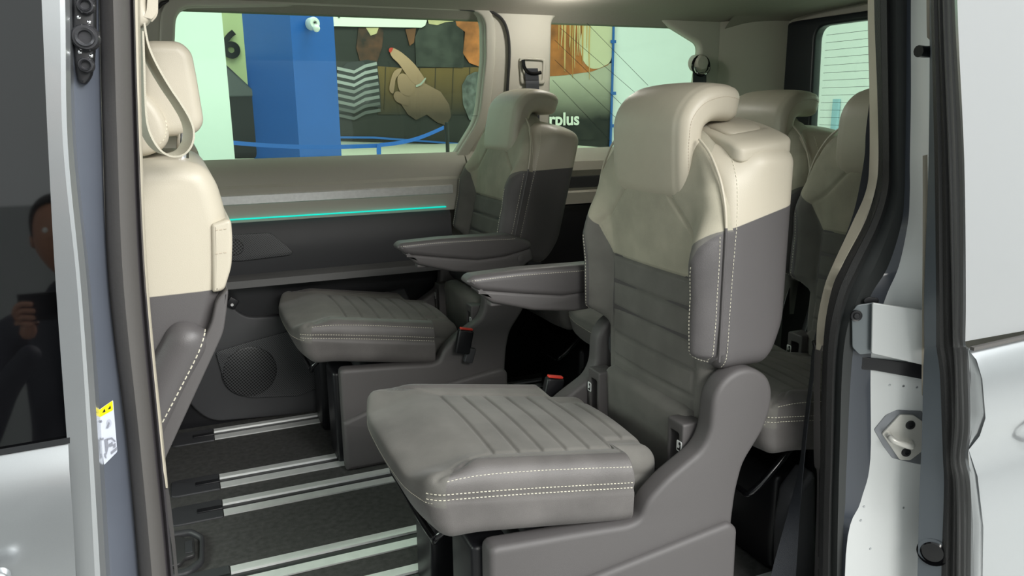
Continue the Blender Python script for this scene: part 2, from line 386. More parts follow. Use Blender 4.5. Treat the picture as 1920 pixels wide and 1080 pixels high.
def headrest_mesh():
    path = spline([(.628, .932), (.620, .99), (.617, 1.04), (.622, 1.088), (.650, 1.117), (.69, 1.125), (.742, 1.119)], 12)
    L = [0]
    for a, b in zip(path, path[1:]): L.append(L[-1]+(b-a).length)
    T = L[-1]
    def df(q, n):
        s = (q.z+.15)/.3*T
        i = max(0, min(len(path)-2, next((k for k in range(len(L)-1) if L[k+1] >= s), len(L)-2)))
        t = (s-L[i])/(L[i+1]-L[i]); p = path[i].lerp(path[i+1], t); d = (path[i+1]-path[i]).normalized(); nn = Vector((-d.y, d.x))   # outward = front / up
        o = -q.x*(.95+.30*sstep(.35, .75, s/T)); 
        edge = 1-.10*(abs(q.y)/.142)**4
        c = p+nn*(o*edge+ (.006*(1-(q.y/.142)**2) if q.x < 0 else 0))
        g = .0025*groove(abs(q.y)-.118, .004) if q.x < -.015 else 0
        sc = 1-.05*sstep(.6, 1, s/T)-.03*(1-sstep(0, .25, s/T))
        return Vector((c.x+nn.x*-g, q.y*sc, c.y-nn.y*g))
    return rbox_mesh('headrest', (.030, .142, .15), (.020, .028, .030), (4, 50, 44), df, {})
def shell_mesh():
    def df(q, n):
        p = Vector((q.x+.708, q.y, q.z+.828))
        W_ = interp(p.z, [(.9, 1), (.93, .985), (.97, .95), (1.01, .88), (1.04, .80), (1.07, .70)])
        p.y *= W_+(1-W_)*sstep(.62, .71, p.x)
        if p.z > .98: p.z -= (p.z-.98)/.084*.030*(abs(q.y)/.25)**2.5
        p.x -= .028*(1-sstep(.59, .70, p.z))*sstep(.66, .79, p.x)
        return p
    return rbox_mesh('backrest_shell', (.086, .25, .236), (.03, .035, .045), (8, 24, 20), df, {})
def tray_mesh():
    def df(q, n):
        z = q.z+1.073-.040*(abs(q.y)/.23)**2.2+.12*q.x
        k = max(abs(q.x+.0)/.068, abs(q.y)/.232)
        if q.z > 0: z -= .008*(1-sstep(.66, .78, k))
        return Vector((q.x+.722, q.y, z))
    return rbox_mesh('top_cap', (.068, .234, .018), (.016, .022, .010), (24, 56, 3), df, {})
def lid_mesh():
    def df(q, n): return Vector((q.x+.730, q.y, q.z+1.085-.040*(abs(q.y)/.23)**2.2+.10*q.x))
    return rbox_mesh('cap_lid', (.048, .165, .010), (.028, .035, .009), (14, 40, 2), df, {})
ME = dict(cushion=cushion_mesh(), pad=pad_mesh(), head=headrest_mesh(), shell=shell_mesh(), tray=tray_mesh(), lid=lid_mesh())
BV = {k: bvh_of(ME[k]) for k in ('cushion', 'pad', 'head', 'shell')}
COVER = [(.12, 0), (.12, .335), (.17, .331), (.30, .322), (.415, .312), (.442, .318), (.458, .355), (.503, .393), (.585, .440), (.603, .475), (.606, .55), (.628, .583), (.665, .601), (.705, .598), (.742, .575), (.757, .545), (.757, .50), (.74, .455), (.692, .39), (.678, .33), (.672, .26), (.672, 0)]
def seat(name, label, x, y, s, recline=0, group=None, arm=True, base=True, off=(0, 0, 0), aoff=0, cap=False):
    t = thing(name, label, 'seat', (x, y, 0), group)
    c = link('cushion', ME['cushion'], M_cush, t)
    cl = []
    for g in (-1, 1):
        pl = [[(.045, g*.4, .478), (.12, g*.4, .475), (.25, g*.4, .457), (.43, g*.4, .427)], [(.012, g*.4, .456), (.06, g*.4, .4535), (.2, g*.4, .434), (.432, g*.4, .397)], [(.012, g*.4, .445), (.06, g*.4, .4415), (.2, g*.4, .422), (.432, g*.4, .385)]]
        o = stitches('stitching', [[(a, b, c_) for a, b, c_ in p] for p in pl], BV['cushion'], (0, -g, 0), M_stc, c)
    stitches('stitching', [[(-.2, -.24, .438), (-.2, 0, .430), (-.2, .24, .438)]], BV['cushion'], (1, 0, 0), M_stc, c, pitch=.006, ln=.0035, wd=.0007)
    if not base: c.location.x = .09
    back = []
    p = link('backrest', ME['pad'], None, t); back.append(p)
    for g in (-1, 1):
        stitches('stitching', [[(.2, g*.221, .815), (.2, g*.2175, .78), (.2, g*.2155, .70), (.2, g*.2185, .61)]], BV['pad'], (1, 0, 0), M_stc, p)
    sh = link('backrest_shell', ME['shell'], M_shell, t); back.append(sh)
    for g in (-1, 1):
        stitches('stitching', [[(.642, g*.5, .60), (.644, g*.5, .80), (.648, g*.5, .92), (.652, g*.5, 1.0), (.658, g*.5, 1.03)]], BV['shell'], (0, -g, 0), M_stc, sh)
        stitches('stitching', [[(.611, g*.5, .61), (.611, g*.5, .80), (.611, g*.5, .875)]], BV['pad'], (0, -g, 0), M_stc, sh)
    hr = link('headrest', ME['head'], M_bei, t); back.append(hr)
    for g in (-1, 1):
        pth = [(.612, g*.5, .955), (.607, g*.5, 1.0), (.6055, g*.5, 1.05), (.611, g*.5, 1.093), (.640, g*.5, 1.124), (.69, g*.5, 1.137), (.735, g*.5, 1.131)]
        stitches('stitching', [pth], BV['head'], (0, -g, 0), M_sbei, hr, pitch=.006, ln=.004, wd=.0009)
        tube('headrest_post', [(.675, g*.055, 1.06), (.675, g*.055, 1.11)], .007, M_blk, t, sm=0); back.append(COL.objects[-1])
    for g in (-1, 1):
        pts = [(.6215, g*.2505, z) for z in (.62, .70, .78, .86)]+[(.6215, g*(interp(z, [(.88, .2515), (.93, .2435), (.97, .2295), (1.01, .206), (1.04, .178), (1.06, .145)])), z) for z in (.89, .93, .97, 1.0, 1.03, 1.055)]
        tube('piping', pts[:5], .0028, M_grl, sh, 4, 8, up=(1, 0, 0)); tube('piping', pts[4:], .0028, M_bei, sh, 4, 8, up=(1, 0, 0))
    if cap: tr = link('top_cap', ME['tray'], M_bpl, t); back.append(tr); link('lid', ME['lid'], M_bpl, tr)
    R_ = Matrix.Translation(off) @ Matrix.Translation((HX, 0, HZ)) @ Matrix.Rotation(recline, 4, 'Y') @ Matrix.Translation((-HX, 0, -HZ))
    for o in back: o.matrix_local = R_
    lp = box('lower_back_pad', (.640, 0, .39), (.08, .345, .20), M_sue, t, .025, Matrix.Rotation(-.05, 3, 'Y'))
    for g in (-1, 1):
        if base:
            cv = COVER if g < 0 else [(.25, 0), (.25, .325)]+COVER[3:]
            plate('side_cover', [fillet([Vector(q) for q in cv], .02, 4)], .052, .012, M_plas, at=g*.235, parent=t)
            plate('lower_side_panel', [fillet([Vector(q) for q in ([(.118, 0), (.118, .165)] if g < 0 else [(.25, 0), (.25, .21)])+[(.29, .222), (.655, .268), (.676, .25), (.678, 0)]], .01, 3)], .05, .012, M_plas, at=g*.25, parent=t)
        pk = plate('anchor_pocket', [fillet([Vector(q) for q in [(-.205, .345), (-.205, .475), (-.148, .475), (-.148, .345)]], .006, 3), fillet([Vector(q) for q in [(-.190, .36), (-.190, .45), (-.160, .45), (-.160, .36)]], .005, 3)], .05, .004, M_plas, axis='X', at=.60, parent=t)
        if g > 0:
            for v in pk.data.vertices: v.co.y *= -1
            pk.data.flip_normals()
        box('slot_back', (.615, g*.175, .405), (.01, .034, .10), M_blk, pk, 0)
        lb = plate('child_seat_symbol', [fillet([Vector(q) for q in [(g*.195-.009, .412), (g*.195+.009, .412), (g*.195+.009, .436), (g*.195-.009, .436)]], .004, 3)], .001, .0003, M_white, axis='X', at=.5742, parent=pk)
        lathe('child_icon', [(0, 0), (.0038, 0), (.0038, .0006), (0, .0006)], M_blk, pk, (.5734, g*.195-.002, .430), (1, 0, 0), 12)
        plate('icon_seat', [[Vector(q) for q in [(g*.195-.005, .415), (g*.195+.006, .415), (g*.195+.006, .419), (g*.195-.001, .420), (g*.195-.003, .427), (g*.195-.006, .427)]]], .0008, 0.0001, M_blk, axis='X', at=.5735, parent=pk, sm=False)
    if base:
        box('seat_base', (.44, 0, .155), (.44, .43, .31), M_plas2, t, .02)
        tube('adjustment_bar', [(.10, .17, .372), (.05, .165, .325), (.05, .12, .305), (.05, -.12, .305), (.05, -.165, .325), (.10, -.17, .372)], .007, M_gloss, t)
        box('front_bracket', (.145, -.14, .155), (.08, .13, .31), M_blk, t, .012)
        box('front_bracket', (.145, .14, .155), (.08, .13, .31), M_blk, t, .012)
    else:
        box('seat_base', (.40, 0, .13), (.36, .34, .26), M_blk, t, .02)
        for g in (-1, 1): plate('side_bracket', [fillet([Vector(q) for q in [(.30, .26), (.30, .36), (.60, .40), (.66, .62), (.74, .62), (.74, .44), (.60, .26)]], .02, 4)], .02, .004, M_blk, at=g*.19, parent=t)
        tube('adjustment_bar', [(.25, .19, .35), (.14, .185, .25), (.13, .13, .235), (.13, -.13, .235), (.14, -.185, .25), (.25, -.19, .35)], .008, M_gloss, t)
    if base: lathe('recliner_drum', [(0, -.235), (.04, -.235), (.06, -.2), (.06, .2), (.04, .235), (0, .235)], M_plas2, t, (.69, 0, .53), (0, 1, 0))
    if arm:
        ya = s*.287
        A = [(.27, .712), (.285, .727), (.42, .731), (.64, .727), (.715, .70), (.72, .675), (.62, .655), (.53, .652), (.42, .668), (.30, .690)]
        B = [(.295, .693), (.42, .672), (.53, .655), (.62, .658), (.715, .677), (.725, .64), (.68, .612), (.56, .607), (.45, .622), (.335, .655)]
        ar = plate('armrest', [fillet([Vector(q) for q in A], .012, 4)], .066, .016, M_grl, at=ya, parent=t, bres=5)
        plate('armrest_shell', [fillet([Vector(q) for q in B], .008, 3)], .054, .010, M_plas, at=ya, parent=ar)
        bb = bvh_of(ar.data)
        for g in (-1, 1):
            stitches('stitching', [[(.283, ya+g*.2, .716), (.42, ya+g*.2, .718), (.66, ya+g*.2, .712)]], bb, (0, -g, 0), M_stc, ar, pitch=.0065, ln=.0042, wd=.0009)
        lathe('release_button', [(0, .030), (.010, .030), (.012, .029), (.012, .0), (0, 0)], M_plas, ar, (.68, ya, .645), (0, s, 0))
        box('armrest_lever', (.36, ya, .648), (.045, .03, .012), M_plas, ar, .004)
        bk = box('buckle', (.515, s*.292, .385), (.050, .026, .080), M_blk, t, .006, Matrix.Rotation(.22*1, 3, 'Y'))
        box('red_button', (.5245, s*.292, .4265), (.042, .015, .006), M_red, bk, .002, Matrix.Rotation(.22, 3, 'Y'))
        box('buckle_mount', (.535, s*.288, .335), (.03, .02, .05), M_plas2, t, .004, Matrix.Rotation(.3, 3, 'Y'))
        ar.location.x = aoff
    return t
SEAT1 = seat('passenger_seat', 'nearest grey and beige seat beside the open door, seen down to its base', .33, 1.4375, 1, 0, None, cap=True)
SEAT2 = seat('passenger_seat', 'grey and beige seat in the same row beside the window with the blue barrier outside', .27, 2.548, -1, math.radians(13), None, off=(.062, 0, .030), aoff=.03)
S3 = 'third row seats'
SEAT3 = seat('rear_seat', 'rear row seat behind the black belt, its cushion showing beside the door pillar', 1.01, 1.47, 1, math.radians(4), S3, arm=False, base=False)
SEAT4 = seat('rear_seat', 'middle seat of the rear row, its headrest in front of the black tailgate frame', 1.05, 2.0, 1, math.radians(4), S3, arm=False, base=False)
SEAT5 = seat('rear_seat', 'rear row seat on the far side, only its cushion showing between the two armrest seats', 1.05, 2.54, 1, math.radians(4), S3, arm=False, base=False)
# ---------------------------------------------------------------- cabin shell
def xz(pts, Y): return [Vector((P(a, b, Y=Y).x, P(a, b, Y=Y).z)) for a, b in pts]
def rect(x0, z0, x1, z1): return [Vector(q) for q in [(x0, z0), (x1, z0), (x1, z1), (x0, z1)]]
def extr(name, prof, x0, x1, m, parent=None, ang=30):
    """closed (Y,Z) profile extruded along X"""
    n = len(prof); V = [(x0, a, b) for a, b in prof]+[(x1, a, b) for a, b in prof]
    F = [(i, (i+1) % n, n+(i+1) % n, n+i) for i in range(n)]+[tuple(range(n)), tuple(range(n, 2*n))]
    return link(name, mesh(name, V, F, True, ang), m, parent)
XE = 2.52
struct(box('floor', (.60, 2.0, -.03), (3.9, 1.80, .06), M_carp, bev=.003))
# far side wall with two window openings
YW = 2.86
win1 = fillet(xz([(330, 14), (560, 12), (905, 24), (906, 110), (894, 222), (846, 300), (600, 306), (400, 313), (318, 318)], YW), [.05, 0, .06, .02, .05, .05, 0, 0, .03], 6)
win2 = fillet(xz([(1036, 28), (1235, 34), (1316, 84), (1300, 200), (1292, 285), (1030, 283)], YW), [.04, .05, .03, .02, .03, .03], 6)
wall = plate('wall_far', [[Vector(q) for q in [(-1.35, -.05), (2.34, -.05), (2.34, 1.53), (-1.35, 1.53)]], win1, win2], .05, .014, M_wall, at=YW+.025, bres=4); struct(wall)
for i, wn in enumerate((win1, win2)):
    c = sum(wn, Vector((0, 0)))/len(wn); g = plate('window_%d' % (i+1), [[c+(p-c)*1.01 for p in wn]], .005, .001, M_glass, at=YW+.035, sm=False); struct(g)
    if i == 1:
        for j, ((a, b), (c2, d)) in enumerate([((1044, 40), (1110, 95)), ((1050, 52), (1300, 268)), ((1085, 28), (1215, 160)), ((1040, 75), (1175, 205)), ((1040, 112), (1180, 245)), ((1036, 150), (1160, 280))][1:]):
            sweep('diagonal_line', [P(a, b, Y=YW+.030), P(c2, d, Y=YW+.030)], circ(.0008, 6), M_blk, g)  # thin dark diagonal lines across the small window
# window surround of the far sliding door, seal line, pillar panel
def ring(pts, grow):
    c = sum(pts, Vector((0, 0)))/len(pts); out = []
    n = len(pts)
    for i, p in enumerate(pts):
        t = (pts[(i+1) % n]-pts[i-1])
        nn = Vector((t.y, -t.x)); nn = nn.normalized() if nn.length > 0 else nn
        if nn.dot(p-c) < 0: nn = -nn
        out.append(p+nn*grow)
    return out
fr = plate('window_surround', [ring(win1, .045), ring(win1, .004)], .022, .008, M_wall, at=YW-.008, bres=4, parent=wall)
sl = [P(a, b, Y=YW-.012) for a, b in [(290, 24), (298, 12), (330, 2), (500, 3), (760, 10), (900, 20), (930, 27), (948, 48), (955, 90), (952, 160), (945, 250), (900, 320)]]
tube('window_seal', sl, .006, M_rub, wall, 8, 8, up=(0, 1, 0))
box('trim_joint', (P(905, 217, Y=YW).x, YW-.004, P(905, 217, Y=YW).z), (.10, .004, .0015), M_blk, wall, 0)
# belt recess on the pillar
bt = thing('seat_belt', 'black seat belt running down from the pillar between the two side windows', 'seat belt', P(995, 150, Y=YW))
def local(o, p): return [Vector(q)-o.location for q in p]
def rel(o, t): o.parent = t; o.matrix_parent_inverse = Matrix.Translation(-t.location); return o
rel(plate('belt_bezel', [fillet(xz([(972, 108), (1022, 110), (1020, 158), (975, 158)], YW), .012, 4), fillet(xz([(978, 112), (1017, 114), (1015, 152), (981, 152)], YW), .01, 4)], .010, .004, M_wall, at=YW-.005), bt)
rel(tube('guide_ring', [P(a, b, Y=YW-.02) for a, b in [(981, 112), (983, 126), (991, 136), (1003, 138), (1014, 136)]], .007, M_gloss), bt)
rel(strip('webbing', [[P(983+dx, 128, Y=YW-.02), P(985+dx, 150, Y=YW-.02), P(986+dx, 200, Y=YW-.03), P(990+dx, 560, Y=YW-.08)] for dx in (0, 25)], M_web, thick=.002), bt)
bt2 = thing('seat_belt', 'black seat belt with a metal ring hanging on the rear pillar behind the nearest headrest', 'seat belt', P(1310, 120, Y=YW))
g0 = P(1311, 118, Y=YW-.03)
rel(lathe('anchor_cover', [(0, -.03), (.026, -.028), (.034, -.015), (.036, .0), (.036, .03)], M_wall, None, tuple(g0), (0, 1, 0)), bt2)
rel(sweep('metal_ring', [g0+Vector((.038*math.cos(a), -.022, -.018+.030*math.sin(a))) for a in np.linspace(math.pi, 2*math.pi, 16)], circ(.005, 8), M_chr, up=(0, 1, 0)), bt2)
rel(sweep('guide_ring', [g0+Vector((.042*math.cos(a), -.012, -.012+.040*math.sin(a))) for a in np.linspace(0, 2*math.pi, 24)[:-1]], circ(.006, 8), M_gloss, up=(0, 1, 0), closed=True), bt2)
rel(strip('webbing', [[P(1299+dx, 136, Y=YW-.045), P(1299+dx, 200, Y=YW-.045), P(1299+dx, 600, Y=YW-.1)] for dx in (0, 25)], M_web, thick=.002), bt2)
# ledge, silver strip, beige band, light line, panels of the far door
XD = P(850, 345, Y=2.80).x
dp = extr('door_panel', [(2.8585, .955), (2.835, .938), (2.812, .905), (2.808, .868), (2.800, .858), (2.796, .742), (2.8585, .735)], -1.3, XD+.06, M_wall); tag(dp, 'beige side door trim panel below the large window, with a silver strip', 'door panel')
extr('silver_strip', [(2.802, .838), (2.790, .834), (2.790, .806), (2.802, .801)], -1.2, XD-.005, M_brush, dp)
extr('light_line', [(2.798, .757), (2.7885, .7565), (2.7885, .7525), (2.798, .752)], -1.2, XD-.035, M_teal, dp)
extr('upper_panel', [(2.85, .750), (2.800, .748), (2.783, .72), (2.772, .64), (2.79, .56), (2.85, .545)], -1.2, XD-.02, M_plas2, dp)
extr('panel_lip', [(2.85, .560), (2.790, .560), (2.755, .545), (2.752, .520), (2.85, .51)], -1.2, XD-.03, mat('lip_plastic', (.10, .10, .10, 1), .5), dp)
extr('recess_panel', [(2.8585, .56), (2.852, .56), (2.852, 0), (2.8585, 0)], -1.3, XD+.06, M_blk, dp)
lowp = plate('lower_panel', [fillet(xz([(250, 470), (412, 545), (455, 597), (560, 590), (760, 540), (800, 640), (700, 765), (394, 793), (353, 758), (340, 700), (250, 600)], 2.83), [0, .02, .05, 0, 0, 0, 0, .06, .04, 0, 0], 6)], .024, .008, mat('pocket_plastic', (.055, .056, .060, 1), .45, bump=.25, bscale=1400), at=2.845, parent=dp)
# loudspeaker grilles: a plate with a pattern of holes
def grille_mat(name, scale, r):
    m = bpy.data.materials.new(name); m.use_nodes = True; nt = m.node_tree; N = nt.nodes; L = nt.links; p = N['Principled BSDF']; p.inputs['Roughness'].default_value = .45
    tc = N.new('ShaderNodeTexCoord'); mp = N.new('ShaderNodeMapping'); mp.inputs['Scale'].default_value = (scale, 0, scale); mp.inputs['Rotation'].default_value = (0, .6, 0)
    L.new(tc.outputs['Object'], mp.inputs[0]); v = N.new('ShaderNodeTexVoronoi'); v.inputs['Scale'].default_value = 1; v.inputs['Randomness'].default_value = 0
    L.new(mp.outputs[0], v.inputs['Vector']); c = N.new('ShaderNodeMath'); c.operation = 'GREATER_THAN'; c.inputs[1].default_value = r; L.new(v.outputs['Distance'], c.inputs[0])
    mx = N.new('ShaderNodeMix'); mx.data_type = 'RGBA'; mx.inputs[6].default_value = (.001, .001, .001, 1); mx.inputs[7].default_value = (.085, .087, .092, 1); L.new(c.outputs[0], mx.inputs[0]); L.new(mx.outputs[2], p.inputs['Base Color'])
    return m
M_gr1, M_gr2 = grille_mat('speaker_holes', 118, .40), grille_mat('fine_speaker_holes', 170, .30)
sp = plate('loudspeaker_grille', [fillet(xz([(404, 660), (470, 640), (625, 600), (660, 700), (560, 742), (468, 746), (424, 728)], 2.823), [.012, 0, .01, 0, 0, .02, .03], 5)], .006, .002, M_gr2, at=2.823, parent=lowp)
cc = P(469, 697, Y=2.818)
lathe('speaker_cone', [(0, 0), (.088, 0), (.094, .002), (.097, .006)], M_gr1, sp, tuple(cc), (0, 1, 0), 40)
sp2 = plate('tweeter_grille', [fillet(xz([(400, 442), (508, 436), (550, 472), (545, 478), (455, 489), (400, 489)], 2.766), [.01, .02, .008, .008, 0, 0], 5)], .006, .002, M_gr2, at=2.766, parent=dp)
lathe('tweeter_cone', [(0, 0), (.026, 0), (.029, .003)], M_gr1, sp2, tuple(P(441, 464, Y=2.761)), (0, 1, 0), 28)
hk = box('anchor_plate', tuple(P(436, 568, Y=2.815)), (.034, .006, .034), M_blk, dp, .002, Matrix.Rotation(.6, 3, 'Y'))
lathe('anchor_pin', [(0, -.008), (.005, -.008), (.005, 0)], M_white, hk, tuple(P(435, 571, Y=2.812)), (0, 1, 0), 12)
# rear part of the far wall: ledge and lower side trim beside the last row
rp = extr('side_panel', [(2.8585, .955), (2.835, .938), (2.80, .905), (2.79, .870), (2.80, .850), (2.80, .79), (2.785, .78), (2.785, .735), (2.8585, .73)], XD+.065, 2.36, M_wall); tag(rp, 'beige rear side trim ledge below the small window', 'trim')
extr('grey_inlay', [(2.803, .846), (2.793, .842), (2.793, .800), (2.803, .797)], XD+.08, 2.34, M_plas2, rp)
extr('lower_trim', [(2.8585, .728), (2.80, .728), (2.775, .60), (2.80, .45), (2.80, .25), (2.8585, 0)], XD+.065, 2.36, M_blk, rp)
struct(strip('trim_1', [[(2.22, YW-.004, z), (2.22, YW-.004, z+.3), (2.22, YW-.004, z+.65)] if 0 else [Vector((x, y, z)) for z in (.72, 1.0, 1.20, 1.40, 1.52)] for x, y in ((2.20, YW-.001), (2.26, YW-.02), (2.30, YW-.034), (2.36, YW-.05), (2.44, YW-.075), (2.50, YW-.09))], M_wall, thick=0, ang=25))
struct(box('trim_2', (2.31, YW-.02, .36), (.34, .03, .75), M_plas2, bev=.01))
# rear end: tailgate with dark frame and heated window
YG = [P(1452, 120, X=2.5).y, P(1529, 120, X=2.5).y]
hz = [.93, 1.472]
tg = plate('tailgate', [fillet([Vector(q) for q in [(1.15, .30), (YG[0], .30), (YG[0], hz[1]), (1.15, hz[1])]], [.02, .02, .12, .12], 8),
    fillet([Vector(q) for q in [(1.42, 1.0), (YG[1], 1.0), (YG[1]+.015, 1.437), (1.42, 1.437)]], [.04, .04, .06, .04], 8)], .05, .012, mat('frame_black', (.010, .012, .017, 1), .4), axis='X', at=XE+.0, bres=3)
tag(tg, 'black tailgate frame around the heated rear window', 'tailgate')
gl = plate('rear_window_glass', [[Vector(q) for q in [(1.41, .99), (YG[1]+.01, .99), (YG[1]+.02, 1.445), (1.41, 1.445)]]], .004, .001, M_glass, axis='X', at=XE+.018, parent=tg, sm=False)
for i in range(13): box('heater_wire', (XE+.014, 2.0, 1.035+i*.0305), (.0012, 1.17, .0014), M_blk, gl, 0)
struct(plate('wall_rear', [[Vector(q) for q in [(1.08, 0), (2.86, 0), (2.86, 1.56), (1.08, 1.56)]], fillet([Vector(q) for q in [(1.17, .32), (YG[0]-.02, .32), (YG[0]-.02, hz[1]-.02), (1.17, hz[1]-.02)]], [.02, .02, .11, .11], 8)], .03, .008, M_wall, axis='X', at=XE+.045))
# ceiling
cp = [(2.90, 1.44), (2.865, 1.468), (2.80, 1.488), (2.70, 1.502), (2.5, 1.515), (2.2, 1.522), (1.8, 1.522), (1.5, 1.515), (1.3, 1.502), (1.18, 1.485), (1.10, 1.455), (1.10, 1.60), (2.90, 1.60)]
struct(extr('ceiling', cp, -1.35, XE+.03, M_head, ang=30))
struct(strip('trim_3', [[Vector((x, y, z)) for y, z in [(2.86, 1.40), (2.80, 1.462), (2.68, 1.490), (2.4, 1.500), (2.0, 1.503), (1.5, 1.498), (1.2, 1.47)]] for x in (2.5, 2.40, 2.30)][:1]+[[Vector((x, y, z+dz)) for y, z in [(2.87, 1.42), (2.80, 1.482), (2.68, 1.510), (2.4, 1.520), (2.0, 1.523), (1.5, 1.518), (1.2, 1.49)]] for x, dz in ((2.36, -.004), (2.22, .003))], M_head))
lp_ = P(1073, -8, Z=1.505)
lm = thing('reading_lamp', 'lit reading lamp in the ceiling at the top edge of the picture', 'lamp', (lp_.x, lp_.y, 1.512))
lathe('lamp_housing', [(0, 0), (.085, 0), (.09, .004), (.09, .012)], M_wall, lm, (0, 0, -.004), (0, 0, 1)); lathe('lamp_lens', [(0, 0), (.035, .0005), (.038, .003)], M_lamp, lm, (0, 0, -.006), (0, 0, 1))
pl = bpy.data.lights.new('reading_lamp_light', 'POINT'); pl.energy = 2.2; pl.shadow_soft_size = .04; pl.color = (1, .97, .9); po = bpy.data.objects.new('reading_lamp_light', pl); COL.objects.link(po); po.location = (lp_.x, lp_.y, 1.47)
# floor rails
RY = [2.7535, 2.3685, 2.1905, 1.8210, 1.6420, 1.2540]
where = ['floor rail along the far door sill, farthest from the open door', 'floor rail under the near edge of the far armrest seat', 'floor rail just in front of the far seat base, third from the far side', 'floor rail running under the tip of the nearest cushion', 'floor rail at the bottom edge, just nearer than the one under the nearest cushion', 'short piece of floor rail showing at the foot of the black belt at right']
for i, y in enumerate(RY):
    r = thing('floor_rail', 'silver '+where[i], 'rail', (0, y, 0), 'floor rails')
    sx = .015
    extr('rail_flange', [(.048, 0), (.048, .004), (.028, .0045), (.022, .0085), (.012, .0085), (.010, 0)], sx, 2.45, M_alu, r)
    extr('rail_flange', [(-.048, 0), (-.048, .004), (-.014, .0045), (-.012, 0)], sx, 2.45, M_alu, r)
    extr('rail_slot', [(.011, 0), (.011, .0025), (-.013, .0025), (-.013, 0)], sx, 2.45, M_blk, r)
    e = plate('end_cap', [fillet([Vector(q) for q in [(-.125, -.055), (.013, -.055), (.013, .055), (-.125, .055)]], [.02, .004, .004, .02], 5)], .010, .004, M_plas2, axis='Z', at=0, parent=r)
    box('slot_tongue', (-.02, -.002, .006), (.07, .022, .006), M_blk, e, .002)
fw = thing('floor_socket', 'dark floor recess with a flap at the lower left beside the door seal', 'floor socket', (-.10, 1.99, 0))
sk = [Vector(q) for q in [(-.10, -.12), (.02, -.12), (.055, -.08), (.06, .05), (.03, .10), (-.10, .11)]]
plate('recess_rim', [fillet(sk, .015, 4), fillet([v*.80 for v in sk], .012, 4)], .02, .008, M_plas2, axis='Z', at=.004, parent=fw)
fl = plate('flap', [fillet([Vector(q) for q in [(-.10, -.07), (.0, -.07), (.012, -.045), (.035, -.04), (.035, .05), (.012, .055), (.0, .075), (-.10, .075)]], .008, 4)], .012, .004, mat('flap_plastic', (.035, .035, .036, 1), .5), axis='Z', at=.006, parent=fw)
plate('flap_tab', [fillet([Vector(q) for q in [(.012, -.03), (.03, -.03), (.03, .03), (.012, .03)]], .003, 3)], .003, .001, M_plas2, axis='Z', at=.013, parent=fl)
# front seats seen from the side
def front_seat(dy, label):
    Y0 = 1.22; t = thing('front_seat', label, 'seat', (-.20, 1.44+dy, 0))
    def px(pts): return [Vector((q.x+.20, q.y)) for q in xz(pts, Y0)]
    bp = px([(150, 330), (230, 305), (340, 300), (385, 312), (408, 345), (424, 400), (431, 440), (430, 490), (420, 545), (405, 610), (330, 780), (250, 900), (120, 900)])
    zc = px([(415, 548)])[0].y
    b = plate('backrest', [fillet(bp, .045, 6)], .44, .03, mat('front_seat_leather', GRL, .42, bump=.12, bscale=700, col2=BEI, mask=(-.02, 0, 1, -zc)), at=.0, parent=t, bres=6)
    shp = px([(428, 535), (424, 580), (418, 620), (312, 850), (280, 925), (250, 925), (290, 830), (396, 600), (404, 560)])
    plate('back_shell', [fillet(shp, .01, 5)], .47, .004, M_plas, at=.0, parent=t, bres=5)
    pk = px([(396, 420), (433, 408), (436, 450), (434, 500), (420, 545), (398, 548)])
    po_ = plate('map_pocket', [fillet(pk, [.004, .01, .01, .01, .01, .004], 5)], .452, .006, M_bei, at=0, parent=t, bres=5)
    bb = bvh_of(po_.data)
    for yy in (431, 475): stitches('stitching', [[Vector((q.x, -.6, q.y)) for q in px([(402, yy), (425, yy-3)])]], bb, (0, 1, 0), M_sbei, po_, pitch=.006, ln=.004, wd=.0009)
    ptl = [Vector((q.x, -.215, q.y)) for q in px([(366, 606), (345, 650), (312, 710), (270, 800), (240, 880)])]
    bo = sweep('side_bolster', spline(ptl, 8), circ(.034, 20, .034), M_grl, t, up=(0, 1, 0), scale=[math.sqrt(max(.02, 1-(1-min(1, i/7))**2)) for i in range(60)])
    bb = bvh_of(bo.data)
    stitches('stitching', [[Vector((q.x, -.5, q.y)) for q in px([(386, 612), (370, 655), (340, 715), (300, 790)])]], bb, (0, 1, 0), M_stc, bo, pitch=.009, ln=.006, wd=.0014)
    hp = px([(255, 64), (338, 66), (362, 88), (372, 140), (387, 232), (372, 254), (300, 262), (255, 268)])
    hr = plate('headrest', [fillet(hp, [.02, .02, .02, 0, .02, .02, 0, .02], 5)], .26, .016, M_bei, at=0, parent=t, bres=6)
    fp = px([(240, 150), (290, 190), (312, 230), (318, 262), (305, 285), (270, 300), (235, 300)])
    ft = plate('headrest_front_pad', [fillet(fp, .03, 5)], .29, .014, M_bei, at=0, parent=t, bres=6); bb = bvh_of(ft.data)
    stitches('stitching', [[Vector((q.x, -.5, q.y)) for q in px([(306, 215), (311, 240), (307, 262), (296, 274)])]], bb, (0, 1, 0), M_stc, ft, pitch=.006, ln=.004, wd=.001)
    for g in (-1, 1):
        q = px([(347, 240), (343, 318)])
        tube('headrest_post', [(q[0].x-.002, g*.115, q[0].y), (q[1].x-.002, g*.115, q[1].y-.02)], .009, M_chr, t, sm=0)
        lathe('post_guide', [(0, .006), (.02, .006), (.028, .0), (.028, -.02)], M_bei, t, (q[1].x-.002, g*.115, q[1].y), (0, 0, 1))
    box('seat_cushion', (-.28, 0, .37), (.5, .46, .16), M_grl, t, .05)
    box('seat_base', (-.28, 0, .15), (.44, .40, .30), M_blk, t, .02)
    return t
front_seat(0, 'beige front seat seen from behind the door pillar, its chrome headrest post showing')
front_seat(1.12, 'far beige front seat, nearly hidden behind the nearer front seat')
